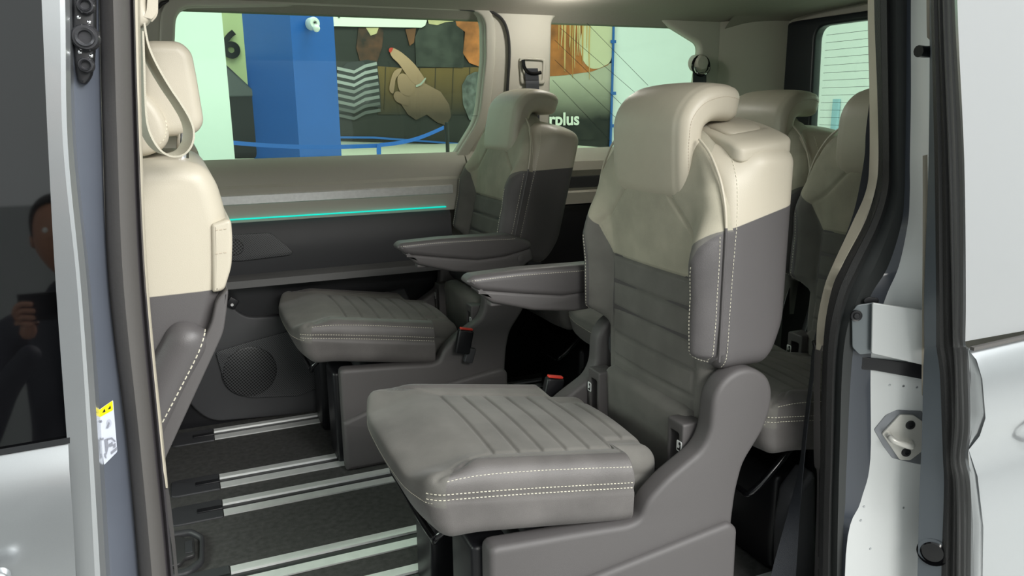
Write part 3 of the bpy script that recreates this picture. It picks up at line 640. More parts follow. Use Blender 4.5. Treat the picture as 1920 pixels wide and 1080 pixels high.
# ---------------------------------------------------------------- body around the open side door
def lines(rows, specs):
    """rows: {py: [px...]} columns of photo points down each line; specs: plane Y of each line"""
    ys = sorted(rows); return [[P(rows[y][i], y, Y=specs[i]) for y in ys] for i in range(len(specs))]
# front door: outer skin edge, dark glass
LR = {-260: [66, 99, 112, 120, 126], 0: [78, 112, 122, 130, 136], 270: [90, 118, 127, 137, 143], 540: [105, 145, 152, 164, 170], 830: [126, 165, 173, 184, 192], 1080: [143, 178, 188, 199, 207], 1400: [168, 195, 205, 216, 224]}
fd = thing('front_door', 'closed silver front door with dark glass at the left edge', 'door', (-.2, 1.0, .7))
fa = rel(strip('door_edge', lines(LR, [1.000, 1.000, 1.001, 1.010, 1.030]), M_sil, thick=0, ang=9), fd)
def gy(z): return 1.004+(z-.72)*.13
def gp(px, py):
    q = P(px, py, Y=1.01)
    for _ in range(4): q = P(px, py, Y=gy(q.z))
    return q
gv = [gp(a, b) for a, b in [(-700, -260), (66, -260), (78, 0), (90, 270), (105, 540), (126, 826), (0, 845), (-700, 965)]]
gm = bpy.data.meshes.new('window_glass'); gm.from_pydata([tuple(v) for v in gv]+[tuple(v+Vector((0, .005, 0))) for v in gv], [], [tuple(range(8)), tuple(range(15, 7, -1))]+[(i, (i+1) % 8, 8+(i+1) % 8, 8+i) for i in range(8)]); gm.update()
rel(link('window_glass', gm, M_glb), fd)
rel(strip('glass_moulding', [[P(a, b-6, Y=1.0), P((a+c)/2, (b+d)/2-6, Y=1.0), P(c, d-6, Y=1.0)] for a, b, c, d in [(-700, 968, 131, 826)]]+[[P(a, b+5, Y=.996), P((a+c)/2, (b+d)/2+5, Y=.996), P(c, d+5, Y=.996)] for a, b, c, d in [(-700, 968, 131, 826)]], M_gloss), fd)
rel(strip('door_skin', [[P(-700, y0, Y=ya), P(-300, y1, Y=ya), P(128+dx, y2, Y=ya)] for ya, y0, y1, y2, dx in [(1.0, 968, 905, 832, 0), (.985, 1030, 968, 880, 2), (.975, 1140, 1060, 960, 8), (.972, 1300, 1200, 1090, 15), (.985, 1600, 1500, 1350, 30)]], M_sil, ang=25), fd)
hd = rel(plate('door_handle', [fillet(xz([(-260, 1120), (5, 1062), (22, 1070), (20, 1092), (-255, 1150)], .95), .006, 4)], .02, .006, M_sil, at=.945), fd)
# pillar between the front door and the opening
PR = {-260: [122, 136, 152, 176, 180], 0: [133, 146, 160, 180, 187], 270: [139, 150, 165, 186, 194], 540: [166, 174, 185, 198, 206], 830: [185, 194, 205, 228, 240], 1080: [200, 212, 225, 252, 262], 1400: [216, 228, 245, 275, 285]}
bp_ = struct(strip('trim_4', lines(PR, [1.028, 1.034, 1.045, 1.062, 1.085]), M_sild), None)
SR = {-260: [180, 186, 205, 222, 236, 242, 248, 252, 262], 0: [186, 194, 212, 230, 243, 247, 250, 253, 262], 270: [193, 200, 220, 237, 250, 254, 258, 261, 266], 540: [204, 212, 232, 250, 262, 267, 271, 274, 278], 830: [238, 246, 262, 278, 288, 293, 298, 301, 306], 1080: [260, 268, 285, 300, 312, 317, 321, 325, 330], 1400: [283, 292, 308, 322, 334, 340, 344, 348, 354]}
sl2 = lines(SR, [1.080, 1.062, 1.052, 1.058, 1.075, 1.082, 1.072, 1.080, 1.098])
seal = strip('door_seal', sl2[:5], M_rubg, thick=0); tag(seal, 'wide grey rubber door seal running down the left pillar', 'seal')
seal2 = strip('door_seal', sl2[4:8], mat('dark_lip', (.06, .055, .06, 1), .4), seal)
BR = {-260: [250, 258, 264], 0: [252, 258, 263], 270: [260, 264, 267], 540: [273, 276, 279], 830: [300, 304, 307], 900: [309, 312, 314], 915: [311, 313, 315]}
bt_ = struct(strip('trim_5', lines(BR, [1.088, 1.09, 1.12]), M_bpl, thick=0))
PL = {905: [309, 314], 960: [313, 322], 1080: [328, 334], 1400: [350, 358]}
struct(strip('trim_6', lines(PL, [1.10, 1.13]), M_plas))
# black contact block with round plungers on the pillar
cb = thing('door_contact', 'black oval contact block with round plungers at the top of the left pillar', 'door contact', tuple(P(158, 60, Y=1.04)))
o_ = [Vector((P(a, b, Y=1.035).x, P(a, b, Y=1.035).z)) for a, b in [(137, -140), (180, -140), (180, 60), (177, 120), (172, 145), (160, 160), (148, 155), (142, 130), (137, 60)]]
rel(plate('contact_block', [fillet(o_, .006, 4)], .022, .004, M_blk, at=1.036), cb)
for y_, r_ in ((10, .0095), (70, .0145), (122, .0085)):
    c = P(160 if y_ != 122 else 161, y_, Y=1.02)
    a_ = rel(lathe('plunger', [(0, -.001), (r_*.45, -.001), (r_*.5, -.006), (r_*.68, -.008), (r_*.72, -.004), (r_*.88, -.004), (r_, -.001), (r_*1.05, .008)], mat('plunger_grey', (.045, .045, .05, 1), .25, metal=.3), None, tuple(c), (0, 1, 0), 28), cb)
for x_, y_ in ((148, 33), (167, 42), (150, 98), (171, 105)): rel(lathe('rivet', [(0, -.003), (.002, -.002), (.003, .002)], M_chr, None, tuple(P(x_, y_, Y=1.026)), (0, 1, 0), 10), cb)
# warning sticker
def on_pillar(px, py, lift=0):
    return P(px, py, Y=1.040-lift)
st = thing('warning_sticker', 'white and yellow warning sticker on the left pillar', 'sticker', tuple(on_pillar(202, 806)))
def stick(name, pts, m, lift):
    a = on_pillar(*pts[0], lift); me = bpy.data.meshes.new(name); me.from_pydata([tuple(on_pillar(x, y, lift)) for x, y in pts]+[tuple(on_pillar(x, y, lift-.0006)) for x, y in pts], [], [tuple(range(len(pts)))]+[(i, (i+1) % len(pts), len(pts)+(i+1) % len(pts), len(pts)+i) for i in range(len(pts))]); me.update()
    return rel(link(name, me, m), st)
def sp2_(pts, r=2.5): return [(v.x, v.y) for v in fillet([Vector(p) for p in pts], r, 4)]
stick('label_sheet', sp2_([(183, 770), (212, 750), (220, 847), (195, 872)]), mat('sticker_white', (.55, .58, .66, 1), .4), .012)
stick('yellow_band', sp2_([(183, 771), (211, 751), (212, 769), (184, 784)], 1.5), mat('sticker_yellow', (.85, .72, .0, 1), .4), .0128)
for pts in ([(192, 774), (196, 766), (198, 772)], [(202, 768), (207, 760), (208, 766)]): stick('warning_triangle', pts, M_blk, .0133)
SG = mat('sticker_grey', (.22, .23, .27, 1), .5)
for pts in ([(199, 803), (204, 790), (206, 794), (203, 803)], [(196, 824), (201, 822), (204, 836), (200, 853), (198, 845)], [(201, 822), (210, 820), (217, 827), (216, 829), (209, 823), (201, 826)], [(205, 832), (211, 828), (212, 836), (205, 838)], [(213, 833), (217, 830), (217, 838), (213, 840)], [(208, 847), (219, 838), (219, 844), (209, 852)], [(196, 850), (198, 850), (200, 860), (196, 856)]): stick('pictogram', pts, SG, .0133)
for cx, cy, r in ((190, 790, 2.5), (193, 823, 2.5), (205, 793, 7)): stick('pictogram_ring', [(cx+r*.6*math.cos(a), cy+r*math.sin(a)) for a in np.linspace(0, 6.28, 14)[:-1]], mat('sticker_pale', (.42, .44, .52, 1), .5) if r > 3 else SG, .0130)
# beige seat belt with its guide at the front
gb = thing('seat_belt', 'beige seat belt loop hanging over the front headrest', 'seat belt', tuple(P(268, 30, Y=1.15)))
gu = rel(plate('belt_guide', [fillet(xz([(240, -60), (289, -60), (291, -20), (288, 30), (276, 47), (262, 52), (240, 50)], 1.15), .008, 4), fillet(xz([(277, -30), (283, -30), (283, 18), (278, 26), (275, 10)], 1.15), .003, 3)], .035, .008, M_bei, at=1.155), gb)
lp2 = [P(a, b, Y=1.16) for a, b in [(262, 44), (270, 85), (285, 120), (308, 160), (332, 196), (347, 222), (354, 245), (351, 268), (338, 285), (318, 290), (297, 282), (280, 262), (268, 230), (264, 180), (262, 120), (260, 60)]]
rel(sweep('webbing', spline(lp2, 6), [(-.0013, -.021), (.0013, -.021), (.0013, .021), (-.0013, .021)], M_bweb, up=(-.28, .95, .05), ang=20), gb)
# rear edge of the opening: beige trim, seals, painted jamb
KR = {-260: [1632, 1640], 0: [1627, 1639], 180: [1630, 1645], 305: [1630, 1647], 360: [1623, 1640], 420: [1597, 1620], 500: [1560, 1578], 540: [1545, 1560], 600: [1533, 1548], 655: [1530, 1543]}
L0 = lines(KR, [1.150, 1.125])
tr7 = struct(strip('trim_7', [L0[0], [a.lerp(b, .5)+Vector((-.002, -.012, 0)) for a, b in zip(*L0)], L0[1]], M_bpl, thick=0))
QR = {648: [1528, 1543], 700: [1526, 1538], 860: [1526, 1538], 900: [1532, 1536], 1080: [1527, 1534], 1400: [1520, 1530]}
struct(strip('trim_8', lines(QR, [1.165, 1.125]), M_plas))
JR = {-260: [1640, 1650, 1664, 1668, 1684, 1703, 1712, 1745, 1800], 0: [1639, 1650, 1664, 1667, 1682, 1700, 1708, 1742, 1800], 180: [1645, 1654, 1666, 1669, 1683, 1699, 1708, 1742, 1800],
      305: [1647, 1656, 1667, 1670, 1683, 1697, 1706, 1745, 1800], 360: [1641, 1652, 1665, 1669, 1683, 1696, 1706, 1745, 1800], 420: [1620, 1632, 1649, 1654, 1672, 1690, 1702, 1745, 1800], 500: [1578, 1592, 1612, 1618, 1640, 1665, 1685, 1745, 1800],
      560: [1556, 1568, 1585, 1590, 1608, 1630, 1660, 1745, 1800], 655: [1543, 1552, 1566, 1570, 1582, 1600, 1634, 1745, 1800], 860: [1538, 1547, 1560, 1563, 1574, 1588, 1632, 1745, 1800], 940: [1536, 1545, 1557, 1560, 1572, 1585, 1614, 1740, 1800], 1040: [1535, 1543, 1555, 1559, 1570, 1580, 1586, 1725, 1800], 1400: [1528, 1537, 1550, 1554, 1566, 1575, 1580, 1700, 1800]}
J = lines(JR, [1.125, 1.108, 1.100, 1.104, 1.085, 1.082, 1.070, 1.020, .975])
rs = strip('door_seal', J[:3], M_rub, thick=0); tag(rs, 'black rubber door seal curving along the rear door pillar', 'seal')
strip('door_seal', J[2:6], mat('seal_dark', (.030, .033, .033, 1), .5), rs)
strip('seal_bead', [[a+Vector((-.001, -.002, 0)) for a in J[1]], [a.lerp(b, .5)+Vector((-.004, -.010, 0)) for a, b in zip(J[1], J[2])], [a+Vector((-.001, -.002, 0)) for a in J[2]]], M_rub, rs)
# jamb in two paints: dark adhesive zone low down and silver
jd = [j for j in J[5:7]]
struct(strip('trim_9', jd, mat('jamb_adhesive', (.038, .045, .058, 1), .35, coat=.4), thick=0))
struct(strip('trim_10', J[6:9], M_jsil, thick=0))
JX = lambda px, py: P(px, py, Y=1.045)
def jamb_hit(px, py):
    best = None
    B_ = BV.setdefault('jamb', bvh_of(bpy.data.objects['trim_10'].data))
    o = Vector((0, 0, CAMH)); d = (P(px, py, Y=1)-o).normalized(); h = B_.ray_cast(o, d); return h[0], (h[1] if h[1].dot(d) < 0 else -h[1])
def frame_at(px, py):
    c, n = jamb_hit(px, py); z = Vector((0, 0, 1)); z = (z-n*z.dot(n)).normalized(); x = z.cross(n).normalized()
    if x.y > 0: x = -x
    return c, n, x, z
def on_jamb(name, px2, thick, m, c, n, x, z, off=0, bev=.001, holes=()):
    """plate through photo points lying in the tangent plane at c"""
    def to2(px, py):
        o = Vector((0, 0, CAMH)); d = (P(px, py, Y=1)-o); t = (c+n*off-o).dot(n)/d.dot(n); q = o+d*t-c; return Vector((q.dot(x), q.dot(z)))
    o = plate(name, [fillet([to2(*p) for p in px2], .004, 3)], thick, bev, m, axis='Z', at=off+thick/2)
    M = Matrix((x.to_4d(), z.to_4d(), n.to_4d(), (0, 0, 0, 1))).transposed(); M.col[3] = c.to_4d()
    M[3][0] = M[3][1] = M[3][2] = 0; M[3][3] = 1
    for v in o.data.vertices: v.co = M @ v.co
    if M.determinant() < 0: o.data.flip_normals()
    return o, to2, M
c, n, x, z = frame_at(1690, 815)
sk_ = thing('door_striker', 'silver six sided striker plate bolted low on the door pillar', 'striker plate', tuple(c))
o, to2, M = on_jamb('recess_rim', [(1638, 805), (1660, 778), (1682, 768), (1728, 770), (1735, 800), (1735, 872), (1712, 868), (1672, 858), (1655, 835)], .002, mat('rim_paint', (.22, .23, .25, 1), .3, metal=.5), c, n, x, z, -.0005, .0008); rel(o, sk_)
o, _, _ = on_jamb('striker_plate', [(1652, 812), (1686, 776), (1712, 777), (1730, 790), (1730, 842), (1705, 861), (1685, 860)], .005, mat('striker_steel', (.62, .61, .57, 1), .45, metal=.4), c, n, x, z, .0015, .0012); rel(o, sk_)
def jpt(px, py, off): q = to2(px, py); return c+x*q.x+z*q.y+n*off
for a, b in ((1704, 794), (1696, 845)):
    lt = lathe('bolt', [(0, .0015), (.0035, .0015), (.004, .0035), (.0085, .003), (.010, .0)], M_blk, None, tuple(jpt(a, b, .0065)), tuple(n), 20); rel(lt, sk_)
rel(sweep('striker_loop', spline([jpt(1705, 828, .003), jpt(1700, 826, .022), jpt(1692, 824, .028), jpt(1668, 816, .028), jpt(1661, 812, .022), jpt(1663, 812, .003)], 5), circ(.0065, 12), MATS['striker_steel'], up=tuple(n)), sk_)
# hinge bracket above it
c2, n2, x2, z2 = frame_at(1700, 620)
br_ = thing('door_bracket', 'folded silver bracket above the dark slot on the door pillar', 'bracket', tuple(c2))
o, to2, M = on_jamb('bracket_plate', [(1634, 566), (1760, 585), (1760, 690), (1632, 661)], .006, M_jsil, c2, n2, x2, z2, .022, .002); rel(o, br_)
o, to2b, M = on_jamb('bracket_tab', [(1596, 585), (1606, 571), (1640, 566), (1640, 661), (1610, 664), (1597, 650)], .004, mat('tab_paint', (.15, .17, .18, 1), .35, metal=.4, coat=.3), c2, n2, x2, z2, .012, .0015); rel(o, br_)
def jp2(px, py, off): q = to2(px, py); return c2+x2*q.x+z2*q.y+n2*off
rel(lathe('bracket_bolt', [(0, .004), (.005, .004), (.007, .001), (.0085, .001), (.011, .002), (.0115, -.002)], M_blk, None, tuple(jp2(1607, 593, .018)), tuple(n2), 20), br_)
o, _, _ = on_jamb('slot', [(1612, 668), (1760, 686), (1760, 716), (1640, 694), (1614, 692)], .003, M_blk, c2, n2, x2, z2, .0, .001); rel(o, br_)
o, _, _ = on_jamb('slot', [(1618, 562), (1626, 556), (1646, 558), (1648, 566), (1640, 570), (1620, 569)], .003, M_blk, c2, n2, x2, z2, .006, .001); rel(o, br_)
for i, (a, b) in enumerate([(1640, 65), (1618, 68)][:0]+[(1690, 47), (1678, 65), (1668, 722), (1694, 724), (1719, 726), (1620, 950), (1694, 952), (1614, 976), (1632, 1029), (1648, 606), (1724, 633)]):
    try:
        cc_, nn_ = jamb_hit(a, b)
        if cc_ is None: continue
        sp_ = lathe('weld_spot', [(0, .0009), (.0022, .0008), (.0034, -.001)], M_sil, None, tuple(cc_+nn_*(.028 if 570 < b < 660 else 0)), tuple(nn_), 12); rel(sp_, sk_ if b > 560 and not 570 < b < 660 else br_)
    except Exception: pass
# black buffer sticking out beside the upper seal
bf = thing('rubber_buffer', 'small black rubber buffer poking out beside the sliding door edge near the top', 'buffer', tuple(P(1735, 97, Y=.99)))
rel(tube('buffer_tip', [P(1752, 97, Y=.985), P(1735, 97, Y=.985), P(1726, 96, Y=.985), P(1722, 96, Y=.985)], .010, M_gloss, sm=4), bf)
# opened sliding door
DR = {-260: [1738, 1740, 1756, 1768, 1776, 1786, 1793, 1797], 0: [1743, 1745, 1757, 1767, 1774, 1784, 1790, 1795], 300: [1741, 1752, 1766, 1778, 1785, 1797, 1804, 1808], 540: [1733, 1755, 1768, 1784, 1790, 1800, 1806, 1811],
      640: [1733, 1755, 1770, 1786, 1790, 1800, 1805, 1810], 655: [1733, 1756, 1771, 1787, 1795, 1805, 1812, 1817], 700: [1731, 1762, 1778, 1790, 1797, 1806, 1814, 1820], 800: [1729, 1766, 1782, 1790, 1800, 1808, 1816, 1822], 860: [1727, 1768, 1780, 1786, 1795, 1802, 1810, 1815], 920: [1724, 1770, 1785, 1793, 1802, 1812, 1820, 1826], 1080: [1720, 1765, 1782, 1793, 1803, 1812, 1820, 1826], 1400: [1712, 1760, 1778, 1790, 1800, 1810, 1818, 1824]}
D = lines(DR, [.985, .950, .935, .922, .912, .902, .890, .884])
sd = thing('sliding_door', 'open silver sliding door with black edge seals at the right edge', 'door', tuple(P(1800, 540, Y=.9)))
rel(strip('door_edge', D[0:2], mat('edge_grey', (.085, .10, .115, 1), .45), thick=0), sd)
rel(strip('edge_seal', [D[1], [a.lerp(b, .5)+Vector((-.005, -.004, 0)) for a, b in zip(D[1], D[2])], D[2], [a.lerp(b, .5)+Vector((-.006, -.004, 0)) for a, b in zip(D[2], D[3])], D[3]], M_rub), sd)
rel(strip('edge_seal', [D[3], [a.lerp(b, .5)+Vector((-.006, -.004, 0)) for a, b in zip(D[3], D[4])], D[4], [a.lerp(b, .5)+Vector((-.003, -.003, 0)) for a, b in zip(D[4], D[5])], D[5], D[6]], mat('seal_grey', (.12, .12, .12, 1), .4)), sd)
rel(strip('edge_lip', D[6:8], M_sil), sd)
oX = 2.6
up_ = [v for v in D[7]]
def far(v, X=oX, dy=0): return Vector((X, v.y+dy, v.z))
rows = sorted(DR)
upper = [(y, v) for y, v in zip(rows, D[7]) if y <= 640]; lower = [(y, v) for y, v in zip(rows, D[7]) if y >= 655]
pw = rel(strip('upper_panel', [[v for _, v in upper], [far(v, 1.9, .0) for _, v in upper], [far(v, oX, .03) for _, v in upper]], mat('pale_grey_panel', (.27, .28, .285, 1), .32, coat=.3)), sd)  # opaque pale grey panel above the moulding
zl = lower[0][1].z
def prof(X):   # door skin section: shoulder, crease and lower bulge
    return [Vector((X, .884, zl)), Vector((X, .870, zl-.015)), Vector((X, .862, zl-.05)), Vector((X, .858, zl-.125)), Vector((X, .868, zl-.165)), Vector((X, .885, zl-.20)), Vector((X, .872, zl-.25)), Vector((X, .868, zl-.36)), Vector((X, .872, zl-.6))]
lowp_ = []
for i, q in enumerate(prof(0)):
    r = D[7]; zz = [v.z for v in r]; xx = [v.x for v in r]
    X0 = float(np.interp(-q.z, [-a for a in zz], xx)); lowp_.append([Vector((X0, .886, q.z)), Vector((X0+.012, q.y+.004, q.z)), Vector((X0+.06, q.y, q.z)), Vector((1.9, q.y, q.z+.02)), Vector((oX, q.y+.02, q.z+.03))])
rel(strip('lower_skin', lowp_, M_sil, ang=60, n=5), sd)
wl = rel(sweep('glass_moulding', [Vector((lower[0][1].x-.004, .876, zl+.004)), Vector((1.9, .875, zl+.024)), Vector((oX, .90, zl+.035))], [(-.004, -.003), (.004, -.003), (.004, .003), (-.004, .003)], M_rubg, ang=20), sd)
rel(lathe('fuel_flap_edge', [(.055, 0), (.058, -.003), (.061, 0)], M_blk, None, tuple(P(1962, 785, Y=.866)), (0, 1, 0), 40), sd)
rel(strip('beige_edge_trim', [[P(a, b, Y=.992) for a, b in q] for q in ([(1730, 292), (1730, 420), (1729, 560), (1728, 725), (1730, 738)], [(1739, 290), (1740, 420), (1734, 560), (1733, 725), (1732, 738)])], M_bpl), sd)
rel(strip('beige_edge_trim', [[P(a, b, Y=.992) for a, b in q] for q in ([(1736, -260), (1737, 0), (1738, 70)], [(1742, -260), (1743, 0), (1744, 76)])], M_bpl), sd)
rel(lathe('roller_cap', [(0, .004), (.020, .003), (.025, -.002), (.028, -.004), (.030, .002)], M_gloss, None, tuple(P(1749, 1035, Y=.962)), (-.8, -.5, 0), 28), sd)
# black belt hanging at the rear pillar
bl = thing('seat_belt', 'long black seat belt hanging slack inside the rear door pillar', 'seat belt', tuple(P(1560, 500, Y=1.2)))
WB = {-60: [1668, 1700], 215: [1627, 1672], 300: [1620, 1662], 400: [1600, 1640], 490: [1566, 1612], 560: [1545, 1580], 650: [1525, 1534], 700: [1520, 1527], 800: [1508, 1515], 870: [1500, 1508], 940: [1484, 1502], 1080: [1445, 1492], 1250: [1410, 1480]}
rel(strip('webbing', lines(WB, [1.22, 1.19]), M_web, thick=.0015), bl)
rel(tube('belt_stop', [P(1527, 640, Y=1.19), P(1531, 655, Y=1.19)], .006, M_blk, sm=0), bl)
wa = plate('wheel_arch_trim', [fillet(xz([(1475, 1400), (1480, 1000), (1492, 930), (1525, 885), (1533, 890), (1536, 1400)], 1.21), .01, 4)], .06, .015, M_plas2, at=1.24); tag(wa, 'dark moulded trim at the foot of the rear door pillar behind the black belt', 'trim')
# header above the opening, outer roof and near rear side
struct(box('trim_11', (.55, 1.085, 1.475), (3.3, .12, .16), M_wall, bev=.02))
struct(plate('wall_near', [[Vector(q) for q in [(1.32, -.05), (2.5, -.05), (2.5, 1.5), (1.32, 1.5)]], fillet([Vector(q) for q in [(1.45, .95), (2.3, .95), (2.25, 1.40), (1.45, 1.40)]], .05, 5)], .04, .01, M_wall, at=1.115))
# ---------------------------------------------------------------- showroom around the van
ZG = -.55; ZP = .62
struct(box('floor', (1, 4, ZG-.05), (34, 34, .1), mat('showroom_tiles', (.42, .42, .41, 1), .25, noise=.03, nscale=2), bev=0))
YB = 11.0
struct(box('wall_back', (4, YB+.1, 1.9), (30, .2, 5), mat('white_wall', (.84, .87, .86, 1), .7, noise=.015, nscale=3), bev=0))
struct(box('wall_right', (8.2, 2.0, 1.6), (.2, 18.2, 4.4), mat('garage_white', (.84, .86, .85, 1), .7), bev=0))
pf = box('display_platform', (1.3, 8.1, (ZG+ZP)/2), (7.2, 5.36, ZP-ZG), mat('platform_top', (.50, .49, .40, 1), .5, noise=.03, nscale=4), bev=.01); tag(pf, 'pale raised display platform outside the far window', 'platform')
def flat(name, px, m, Y, parent=None, t=.01, r=0, tagt=None):
    o = plate(name, [fillet([Vector((P(a, b, Y=Y).x, P(a, b, Y=Y).z)) for a, b in px], r, 4) if r else [Vector((P(a, b, Y=Y).x, P(a, b, Y=Y).z)) for a, b in px]], t, .0005, m, at=Y, parent=parent, sm=False)
    return o
# big printed poster on the back wall
def pm(name, c, c2=None, sc=3, n=.3): return mat('print_'+name, c, .55, noise=n, nscale=sc)
Yp = YB-.03
def grad_mat(name, c0, c1, z0, z1, nz=.25):
    m = bpy.data.materials.new(name); m.use_nodes = True; nt = m.node_tree; N = nt.nodes; L = nt.links; p = N['Principled BSDF']; p.inputs['Roughness'].default_value = .6
    tc = N.new('ShaderNodeTexCoord'); s = N.new('ShaderNodeSeparateXYZ'); L.new(tc.outputs['Object'], s.inputs[0])
    r = N.new('ShaderNodeMapRange'); r.inputs['From Min'].default_value = z0; r.inputs['From Max'].default_value = z1; L.new(s.outputs['Z'], r.inputs['Value'])
    n = N.new('ShaderNodeTexNoise'); n.inputs['Scale'].default_value = 4; L.new(tc.outputs['Object'], n.inputs[0])
    ad = N.new('ShaderNodeMath'); ad.operation = 'MULTIPLY_ADD'; ad.inputs[1].default_value = nz; L.new(n.outputs[0], ad.inputs[0]); 
    sb = N.new('ShaderNodeMath'); sb.operation = 'ADD'; sb.inputs[1].default_value = -nz/2; L.new(r.outputs[0], ad.inputs[2]); L.new(ad.outputs[0], sb.inputs[0])
    mx = N.new('ShaderNodeMix'); mx.data_type = 'RGBA'; mx.clamp_factor = True; mx.inputs[6].default_value = c0; mx.inputs[7].default_value = c1; L.new(sb.outputs[0], mx.inputs[0]); L.new(mx.outputs[2], p.inputs['Base Color']); return m
po = thing('wall_poster', 'huge dark printed photo poster of a pointing hand behind the blue column', 'poster', (3, Yp, 1.5))
def pp(name, px, m, lay, r=0): return rel(flat(name, px, m, Yp-.012*lay, r=r), po)
pp('poster_sheet', [(560, -60), (1150, -60), (1143, 280), (560, 262)], mat('print_dark', (.010, .009, .008, 1), .5), 0)
zb = lambda y: P(900, y, Y=Yp).z
pp('printed_bench', [(708, 124), (760, 128), (900, 126), (900, 215), (708, 215)], grad_mat('print_bench', (.012, .009, .006, 1), (.15, .085, .022, 1), zb(215), zb(135)), 1)
for x_ in (722, 786, 816, 849, 880): pp('printed_seam', [(x_, 126), (x_+1.5, 126), (x_-1, 205), (x_-2.5, 205)], mat('print_seam', (.03, .018, .006, 1), .6), 1.5)
pp('printed_hair', [(672, 52), (720, 52), (716, 90), (706, 118), (690, 112), (676, 120), (668, 90)], pm('hair', (.055, .018, .008, 1), sc=9, n=.9), 2)
pp('printed_shirt', [(628, 140), (650, 118), (688, 112), (706, 115), (712, 160), (714, 202), (690, 200), (660, 210), (628, 212)], mat('print_shirt', (.022, .022, .024, 1), .6), 2.2)
for i in range(8):
    y0 = 118+i*12.5; xr = 706+i
    gcol = mat('print_stripe%d' % (i//3), tuple([(.34, .20, .09)[i//3]]*3)+(1,), .6)
    pp('printed_stripe', [(632, y0+7), (664, y0+14), (684, y0+3), (xr, y0-2), (xr+1, y0+4), (685, y0+9), (664, y0+20), (632, y0+13)], gcol, 2.6)
pp('printed_sleeve', [(866, 160), (876, 142), (890, 135), (905, 134), (905, 230), (880, 225), (868, 195)], pm('sleeve', (.10, .105, .10, 1), sc=12, n=.6), 2.4)
pp('printed_skin', [(852, 30), (912, 30), (912, 130), (880, 118), (868, 100), (872, 60), (856, 48)], pm('skin_orange', (.42, .13, .035, 1), sc=5, n=.5), 2.4)
pp('printed_coat', [(790, 44), (868, 40), (870, 118), (868, 127), (780, 125), (778, 70)], pm('coat', (.030, .031, .026, 1), sc=5, n=.7), 2.2)
pp('printed_face_shadow', [(760, 55), (780, 52), (776, 80), (768, 86)], pm('face', (.16, .055, .02, 1), n=.5), 2.4)
pp('printed_light_patch', [(686, 52), (710, 52), (706, 63), (695, 67)], pm('cream', (.55, .45, .25, 1)), 2.8)
pp('printed_light_patch', [(800, 30), (852, 32), (850, 40), (834, 42), (820, 47), (804, 45)], pm('cream', (.55, .45, .25, 1)), 2.8)
HS = grad_mat('print_hand_skin', (.055, .032, .02, 1), (.42, .25, .16, 1), zb(215), zb(120), .1)
pp('printed_wrist', [(784, 150), (800, 158), (826, 172), (842, 196), (846, 218), (836, 235), (820, 230), (800, 215), (780, 225), (765, 215), (752, 195), (760, 170)], HS, 3, )
HS2 = grad_mat('print_hand_skin_light', (.12, .07, .045, 1), (.46, .27, .17, 1), zb(200), zb(115), .1)
def curve2(pts): return [(v.x, v.y) for v in spline([Vector((a, b, 0)) for a, b in pts], 5, True)]
pp('printed_finger', curve2([(730, 94), (733, 90), (740, 91), (755, 100), (775, 118), (788, 135), (797, 152), (788, 162), (774, 155), (762, 140), (748, 120), (735, 107)]), HS2, 3.6)
pp('printed_nail', curve2([(729, 95), (731, 90), (737, 90), (735, 95), (732, 99)]), mat('print_nail', (.50, .03, .015, 1), .4), 4)
for pts in ([(745, 148), (752, 138), (765, 142), (778, 158), (776, 172), (766, 180), (750, 172)], [(730, 168), (734, 145), (741, 132), (753, 128), (750, 137), (742, 148), (740, 160), (737, 175)], [(738, 180), (742, 172), (752, 174), (766, 190), (765, 198), (755, 196), (743, 190)]): pp('printed_knuckle', curve2(pts), HS2, 3.4)
pp('printed_ring', curve2([(780, 160), (788, 156), (797, 146), (798, 149), (790, 159), (781, 163)]), mat('print_ring', (.35, .35, .30, 1), .4), 4.2)
# right part of the poster
zr = lambda y: P(1090, y, Y=Yp).z
pp('printed_shirt', [(1030, 140), (1060, 138), (1110, 133), (1146, 118), (1144, 262), (1030, 262)], grad_mat('print_pale_shirt', (.006, .006, .005, 1), (.50, .47, .36, 1), zr(225), zr(150), .15), 1)
pp('printed_hair', [(1026, 20), (1148, 20), (1147, 108), (1140, 122), (1110, 134), (1060, 141), (1030, 143)], pm('orange_hair', (.42, .13, .03, 1), sc=4, n=.4), 1.4)
pp('printed_light_patch', curve2([(1100, 40), (1120, 28), (1147, 24), (1147, 105), (1130, 125), (1108, 128), (1092, 110), (1088, 75)]), mat('print_pale', (.68, .62, .42, 1), .6), 1.8)
random.seed(4)
for i in range(15):
    a = 1048+i*4.2+random.uniform(-2, 2); l = random.uniform(60, 118); c_ = random.choice([(.65, .42, .18, 1), (.55, .30, .10, 1), (.72, .55, .28, 1)]); wv = random.uniform(-3, 3)
    pp('printed_strand', curve2([(a, 24), (a+2.2, 24), (a+wv+2, 24+l*.5), (a+wv*.5+.6, 24+l), (a+wv*.5, 24+l), (a+wv, 24+l*.5)]), mat('print_strand%d' % int(c_[0]*100), c_, .6), 2+i*.05)
pp('poster_label', [(560, -30), (800, -30), (800, 40), (797, 48), (790, 52), (560, 48)], mat('print_label', (.80, .82, .72, 1), .5), 4.4)
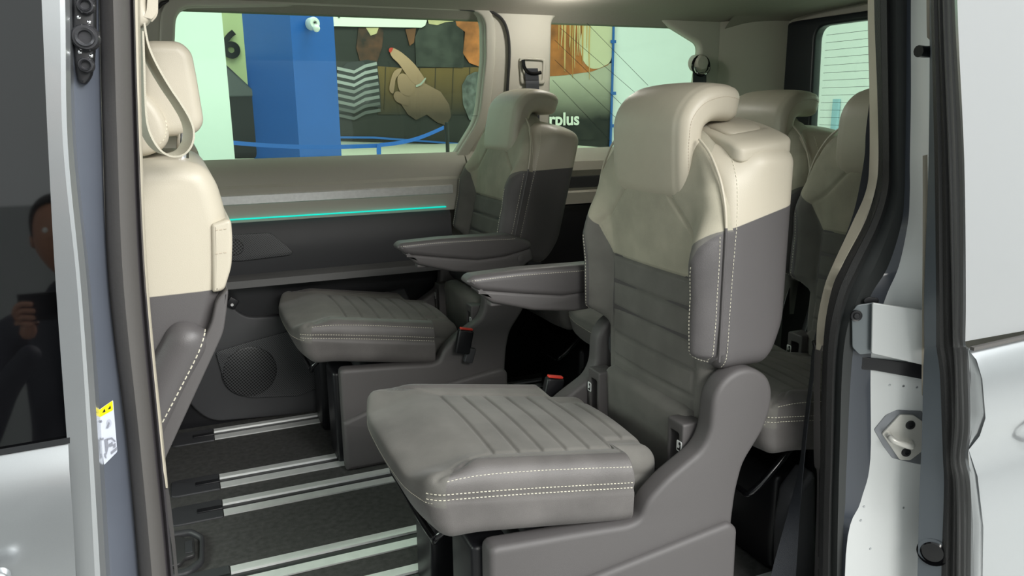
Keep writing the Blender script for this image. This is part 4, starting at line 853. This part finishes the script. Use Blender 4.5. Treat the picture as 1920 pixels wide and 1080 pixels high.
def text(name, s, px, py, h, m, Y, parent, bold=.0, sx=1):
    cu = bpy.data.curves.new(name, 'FONT'); cu.body = s; cu.size = 1; cu.offset = bold; cu.extrude = .006
    o = bpy.data.objects.new(name, cu); COL.objects.link(o)
    dg = bpy.context.evaluated_depsgraph_get(); me = bpy.data.meshes.new_from_object(o.evaluated_get(dg)); bpy.data.objects.remove(o)
    a = P(px, py, Y=Y); b = P(px, py-h, Y=Y); k = (b.z-a.z)/.72
    for v in me.vertices: v.co = Vector((a.x+v.co.x*k*sx, Y-v.co.z*.5, a.z+v.co.y*k))
    me.materials.clear(); o = link(name, me, m); return rel(o, parent) if parent.type == 'EMPTY' else link_child(o, parent)
def link_child(o, p): o.parent = p; return o
text('lettering', 'puntos verdes', 632, 25, 24, mat('print_text', (.02, .02, .02, 1), .5), Yp-.07, po, .012)
text('lettering', 'erplus', 1015, 235, 24, mat('print_white', (.85, .85, .75, 1), .5), Yp-.05, po, .025)
# blue strip with clips at the edge of the poster, blue skirting below it
bs = rel(strip('edge_strip', [[P(1150, -60, Y=Yp-.03), P(1147, 100, Y=Yp-.03), P(1142, 282, Y=Yp-.03)], [P(1153.5, -60, Y=Yp-.03), P(1150.5, 100, Y=Yp-.03), P(1145.5, 282, Y=Yp-.03)]], mat('strip_blue', (.02, .12, .42, 1), .5), thick=.02), po)
for y_ in (78, 175, 236): rel(flat('strip_clip', [(1145, y_-3), (1155, y_-3), (1155, y_+3), (1145, y_+3)], MATS['strip_blue'], Yp-.05), po)
rel(flat('edge_strip', [(560, 255), (700, 256), (860, 268), (860, 271), (700, 260), (560, 259)], MATS['strip_blue'], Yp-.06), po)
# blue column with a white sensor on it
def prism(name, pts, z0, z1, mats_, parent=None):
    n = len(pts); V = [(a, b, z0) for a, b in pts]+[(a, b, z1) for a, b in pts]; F = [(i, (i+1) % n, n+(i+1) % n, n+i) for i in range(n)]+[tuple(range(n)), tuple(range(n, 2*n))]
    return link(name, mesh(name, V, F, False), mats_, parent)
q1, q2, q3 = P(464, 150, Y=7.6), P(552, 150, Y=6.9), P(632, 150, Y=7.25)
M_blue = mat('column_blue', (.012, .10, .42, 1), .35, noise=.04, nscale=2)
bc = thing('column', 'tall blue square column outside the large window', 'column', (q2.x, q2.y, ZP))
q4 = q1+(q3-q2)
rel(prism('column_shaft', [(q1.x, q1.y), (q2.x, q2.y), (q3.x, q3.y), (q4.x, q4.y)], ZP, 4.2, M_blue), bc)
s_ = thing('wall_sensor', 'small round white device fixed on the blue column', 'sensor', tuple(P(590, 45, Y=6.95)))
rel(lathe('sensor_disc', [(0, -.03), (.018, -.03), (.02, -.045), (.04, -.045), (.052, -.02), (.052, .05)], mat('device_white', (.8, .82, .80, 1), .4), None, tuple(P(587, 44, Y=6.98)), (-.2, 1, 0), 28), s_)
rel(lathe('sensor_ball', [(0, -.032), (.016, -.028), (.029, -.012), (.032, .0), (.029, .012), (.016, .028), (0, .032)], MATS['device_white'], None, tuple(P(593, 53, Y=6.93)), (0, 0, 1), 20), s_)
rel(lathe('sensor_eye', [(0, -.049), (.008, -.048), (.008, -.03)], M_blk, None, tuple(P(589, 43, Y=6.98)), (0, 1, 0), 14), s_)
w1, w2 = P(330, 150, Y=5.45), P(427, 150, Y=5.45)
wc = prism('column', [(w1.x-.2, 5.45), (w2.x, 5.45), (w2.x+.0, 5.85), (w1.x-.2, 5.85)], ZP, 4.2, mat('column_white', (.86, .93, .90, 1), .5)); tag(wc, 'broad white column at the left of the large window', 'column')
pnl = flat('sign_panel', [(395, -60), (466, -60), (470, 163), (395, 160)], mat('sign_yellow_green', (.52, .56, .30, 1), .6), 8.6, t=.05); tag(pnl, 'yellow green sign panel with one dark figure between the two columns', 'sign')
tx = text('figure', '6', 416.5, 107, 51, M_blk, 8.55, pnl, .03)
# dark parked car between the columns
cr = thing('parked_car', 'dark parked car glimpsed between the white and the blue column', 'car', (.6, 8.0, ZP))
ccx = .30
cpf = [(-1.9, .66), (-1.2, .66), (1.2, .64), (2.2, .64), (2.24, .92), (2.15, 1.08), (1.35, 1.22), (.85, 1.36), (.3, 1.66), (-.3, 1.74), (-1.1, 1.72), (-1.8, 1.62), (-2.1, 1.20), (-2.15, .80)]
rel(plate('car_body', [fillet([Vector((a*.45+ccx, (b-.64)*.85+ZP+.06)) for a, b in cpf], .05, 5)], .9, .06, mat('car_paint', (.010, .011, .013, 1), .55, spec=.25), at=8.0), cr)
rel(plate('car_window', [fillet([Vector((a*.45+ccx, (b-.64)*.85+ZP+.06)) for a, b in [(.95, 1.30), (.35, 1.60), (-.3, 1.66), (-.9, 1.64), (-.9, 1.28)]], .03, 4)], .92, .01, mat('car_glass', (.07, .075, .08, 1), .4, spec=.25), at=8.0), cr)
for dx in (-1.35, 1.35): rel(lathe('wheel', [(0, -.06), (.09, -.07), (.10, -.09), (.155, -.09), (.165, -.06), (.165, .06), (0, .06)], M_rubg, None, (ccx+dx*.45, 7.6, ZP+.165), (0, 1, 0)), cr)
# barrier posts and blue webbing
M_bb = mat('barrier_blue', (.015, .13, .55, 1), .5)
b1 = P(838, 232, Y=6.3); b2 = P(711, 275, Y=6.1)
pst = thing('barrier_post', 'black barrier post holding the right end of the blue belt', 'barrier post', (b1.x, b1.y, ZP))
lathe('post_tube', [(0, 0), (.12, 0), (.12, .008), (.016, .014), (.016, b1.z-ZP), (.018, b1.z-ZP), (.018, b1.z-ZP+.012), (0, b1.z-ZP+.012)], M_blk, pst, (0, 0, 0))
def belt(name, a, b, hgt, label):
    n = 14; top = []; bot = []
    for i in range(n+1):
        t = i/n; p = a.lerp(b, t)-Vector((0, 0, .03*math.sin(math.pi*t))); top.append(p+Vector((0, 0, hgt/2))); bot.append(p-Vector((0, 0, hgt/2)))
    return tag(strip(name, [top, bot], M_bb, thick=.003), label, 'barrier belt')
belt('barrier_belt', P(832, 239, Y=6.28), P(712, 272, Y=6.1), .03, 'blue barrier belt stretched up to the black post')
belt('barrier_belt', P(712, 273, Y=6.1), P(380, 262, Y=6.5), .032, 'blue barrier belt crossing in front of the blue column')
cp_ = thing('belt_clip', 'blue belt end with a white clip hanging at the barrier joint', 'clip', tuple(b2))
rel(strip('belt_end', [[P(707, 270, Y=6.08), P(706, 283, Y=6.07), P(707, 294, Y=6.08)], [P(714, 270, Y=6.08), P(714, 283, Y=6.09), P(714, 294, Y=6.08)]], M_bb, thick=.004), cp_)
rel(box('clip_body', tuple(P(711, 297, Y=6.08)), (.045, .02, .02), MATS['device_white'], None, .004), cp_)
pb = flat('window_reflection_panel', [(1541, 185), (1553, 185), (1553, 232), (1541, 232)], mat('pale_blue_panel', (.35, .55, .65, 1), .4), 7.2, t=.05)
bpy.data.objects.remove(pb)
pa = P(1545, 186, X=7.9); pb2 = P(1552, 236, X=7.9)
tag(box('door_panel', (8.07, (pa.y+pb2.y)/2, (pa.z+pb2.z)/2-.3), (.04, abs(pa.y-pb2.y), abs(pa.z-pb2.z)+.6), MATS['pale_blue_panel'], None, .004), 'narrow pale blue panel on the wall outside the rear window', 'panel')
# grey backdrop added behind the photographer for its mirror image in the dark glass
tag(box('added_backdrop', (-1.30, -1.72, .45), (2.6, .10, 2.0), mat('backdrop_grey', (.28, .29, .29, 1), .8), None, .01), 'added grey backdrop mirrored in the dark front door glass', 'backdrop')
# photographer, mirrored in the front door glass
def skin_body(name, nodes, edges, m, parent, sub=2, root=0):
    me = bpy.data.meshes.new(name); me.from_pydata([n[0] for n in nodes], edges, []); me.update()
    o = bpy.data.objects.new(name, me); COL.objects.link(o); sk = o.modifiers.new('s', 'SKIN'); sk.use_smooth_shade = True; sk.branch_smoothing = .3
    for i, n in enumerate(nodes): me.skin_vertices[0].data[i].radius = n[1] if isinstance(n[1], tuple) else (n[1], n[1])
    me.skin_vertices[0].data[root].use_root = True
    sb = o.modifiers.new('d', 'SUBSURF'); sb.levels = sub; sb.render_levels = sub
    dg = bpy.context.evaluated_depsgraph_get(); m2 = bpy.data.meshes.new_from_object(o.evaluated_get(dg)); bpy.data.objects.remove(o)
    m2.name = name; m2.materials.clear(); smooth(m2); return link(name, m2, m, parent)
PX, PY = -.335, -.50
pr = thing('person', 'person in dark jacket holding up a phone, mirrored in the dark front door glass', 'person', (PX, PY, ZG))
M_jk = mat('dark_jacket', (.012, .014, .026, 1), .7); M_tr = mat('dark_trousers', (.012, .012, .015, 1), .8); M_skin = mat('skin', (.42, .20, .13, 1), .5); M_hair = mat('dark_hair', (.010, .008, .007, 1), .7)
bodyn = [((0, 0, .98), (.15, .11)), ((0, 0, 1.15), (.145, .11)), ((0, .0, 1.32), (.17, .12)), ((0, 0, 1.46), (.12, .09)), ((0, 0, 1.53), (.06, .06)), ((0, .01, 1.60), (.055, .055)),
    ((.17, 0, 1.45), (.065, .065)), ((.24, .04, 1.27), (.05, .05)), ((.27, .10, 1.15), (.045, .045)), ((.16, .24, 1.30), (.036, .036)), ((.06, .30, 1.40), (.028, .028)),
    ((-.17, 0, 1.45), (.065, .065)), ((-.23, .04, 1.27), (.05, .05)), ((-.24, .10, 1.14), (.045, .045)), ((-.14, .24, 1.30), (.036, .036)), ((-.05, .30, 1.40), (.028, .028)),
    ((.10, 0, .90), (.095, .095)), ((.11, .01, .52), (.065, .065)), ((.11, -.01, .12), (.045, .045)), ((.11, .0, .07), (.045, .04)), ((.11, .15, .04), (.04, .03)),
    ((-.10, 0, .90), (.095, .095)), ((-.11, .01, .52), (.065, .065)), ((-.11, -.01, .12), (.045, .045)), ((-.11, .0, .07), (.045, .04)), ((-.11, .15, .04), (.04, .03))]
bodye = [(0, 1), (1, 2), (2, 3), (3, 4), (4, 5), (3, 6), (6, 7), (7, 8), (8, 9), (9, 10), (3, 11), (11, 12), (12, 13), (13, 14), (14, 15), (0, 16), (16, 17), (17, 18), (18, 19), (19, 20), (0, 21), (21, 22), (22, 23), (23, 24), (24, 25)]
bd = skin_body('body', bodyn, bodye, M_jk, pr); bd.data.materials.append(M_tr)
for f in bd.data.polygons:
    if f.center.z < .95: f.material_index = 1
def head_df(q, n):
    p = q.copy(); k = (q.z+.115)/.23
    p.x *= .78+.22*sstep(0, .45, k); p.y *= .86+.14*sstep(.1, .6, k)
    if q.y > .04: p.y += .020*math.exp(-((q.x/.013)**2+((q.z+.008)/.022)**2))+.006*math.exp(-((q.x/.026)**2+((q.z+.052)/.010)**2))-.008*math.exp(-(((abs(q.x)-.032)/.014)**2+((q.z-.012)/.010)**2))
    return p+Vector((0, .02, 1.71))
hdm = rbox_mesh('head', (.075, .095, .115), (.07, .09, .10), (14, 14, 18), head_df, {}); link('head', hdm, M_skin, pr)
def hair_df(q, n):
    p = q.copy()
    if q.y > .05 and q.z < .05: p.y -= (q.y-.045)
    if q.z < -.03: p.z = -.03-(q.z+.03)*-.2
    return p+Vector((0, .008, 1.745))
link('hair', rbox_mesh('hair', (.083, .100, .095), (.075, .092, .085), (12, 12, 12), hair_df, {}), M_hair, pr)
for g in (-1, 1):
    lathe('eye', [(0, -.009), (.006, -.007), (.009, 0), (.006, .007), (0, .009)], M_white, pr, (g*.031, .100, 1.722), (0, 1, 0), 12)
    lathe('ear', [(0, -.006), (.018, -.006), (.022, 0), (.018, .006), (0, .006)], M_skin, pr, (g*.078, .01, 1.705), (1, 0, 0), 14)
    # hand: palm and five fingers closed on the phone edge
    hx = g*.062; hn = [((hx, .31, 1.415), (.022, .014)), ((hx*.98, .325, 1.45), (.030, .013)), ((hx*.95, .335, 1.485), (.026, .012))]; he = [(0, 1), (1, 2)]
    for i, (dx, ln_) in enumerate(((.024, .05), (.008, .058), (-.008, .054), (-.022, .044))):
        b = len(hn); hn += [((hx*.95+g*dx*.5+g*.014, .338, 1.492-i*.012), .0085), ((hx*.95-g*.002+g*.01, .352, 1.500-i*.016+.01), .008), ((hx*.95-g*ln_*.45, .356, 1.500-i*.017+.006), .007)]; he += [(2, b), (b, b+1), (b+1, b+2)]
    b = len(hn); hn += [((hx*.8, .318, 1.455), .010), ((hx*.62, .312, 1.478), .009), ((hx*.45, .314, 1.498), .008)]; he += [(1, b), (b, b+1), (b+1, b+2)]
    skin_body('hand', hn, he, M_skin, pr, 1)
ph = box('phone', (PX, PY+.334, ZG+1.50), (.15, .008, .072), M_gloss, None, .003); tag(ph, 'black phone held up in both hands, mirrored in the dark glass', 'phone')
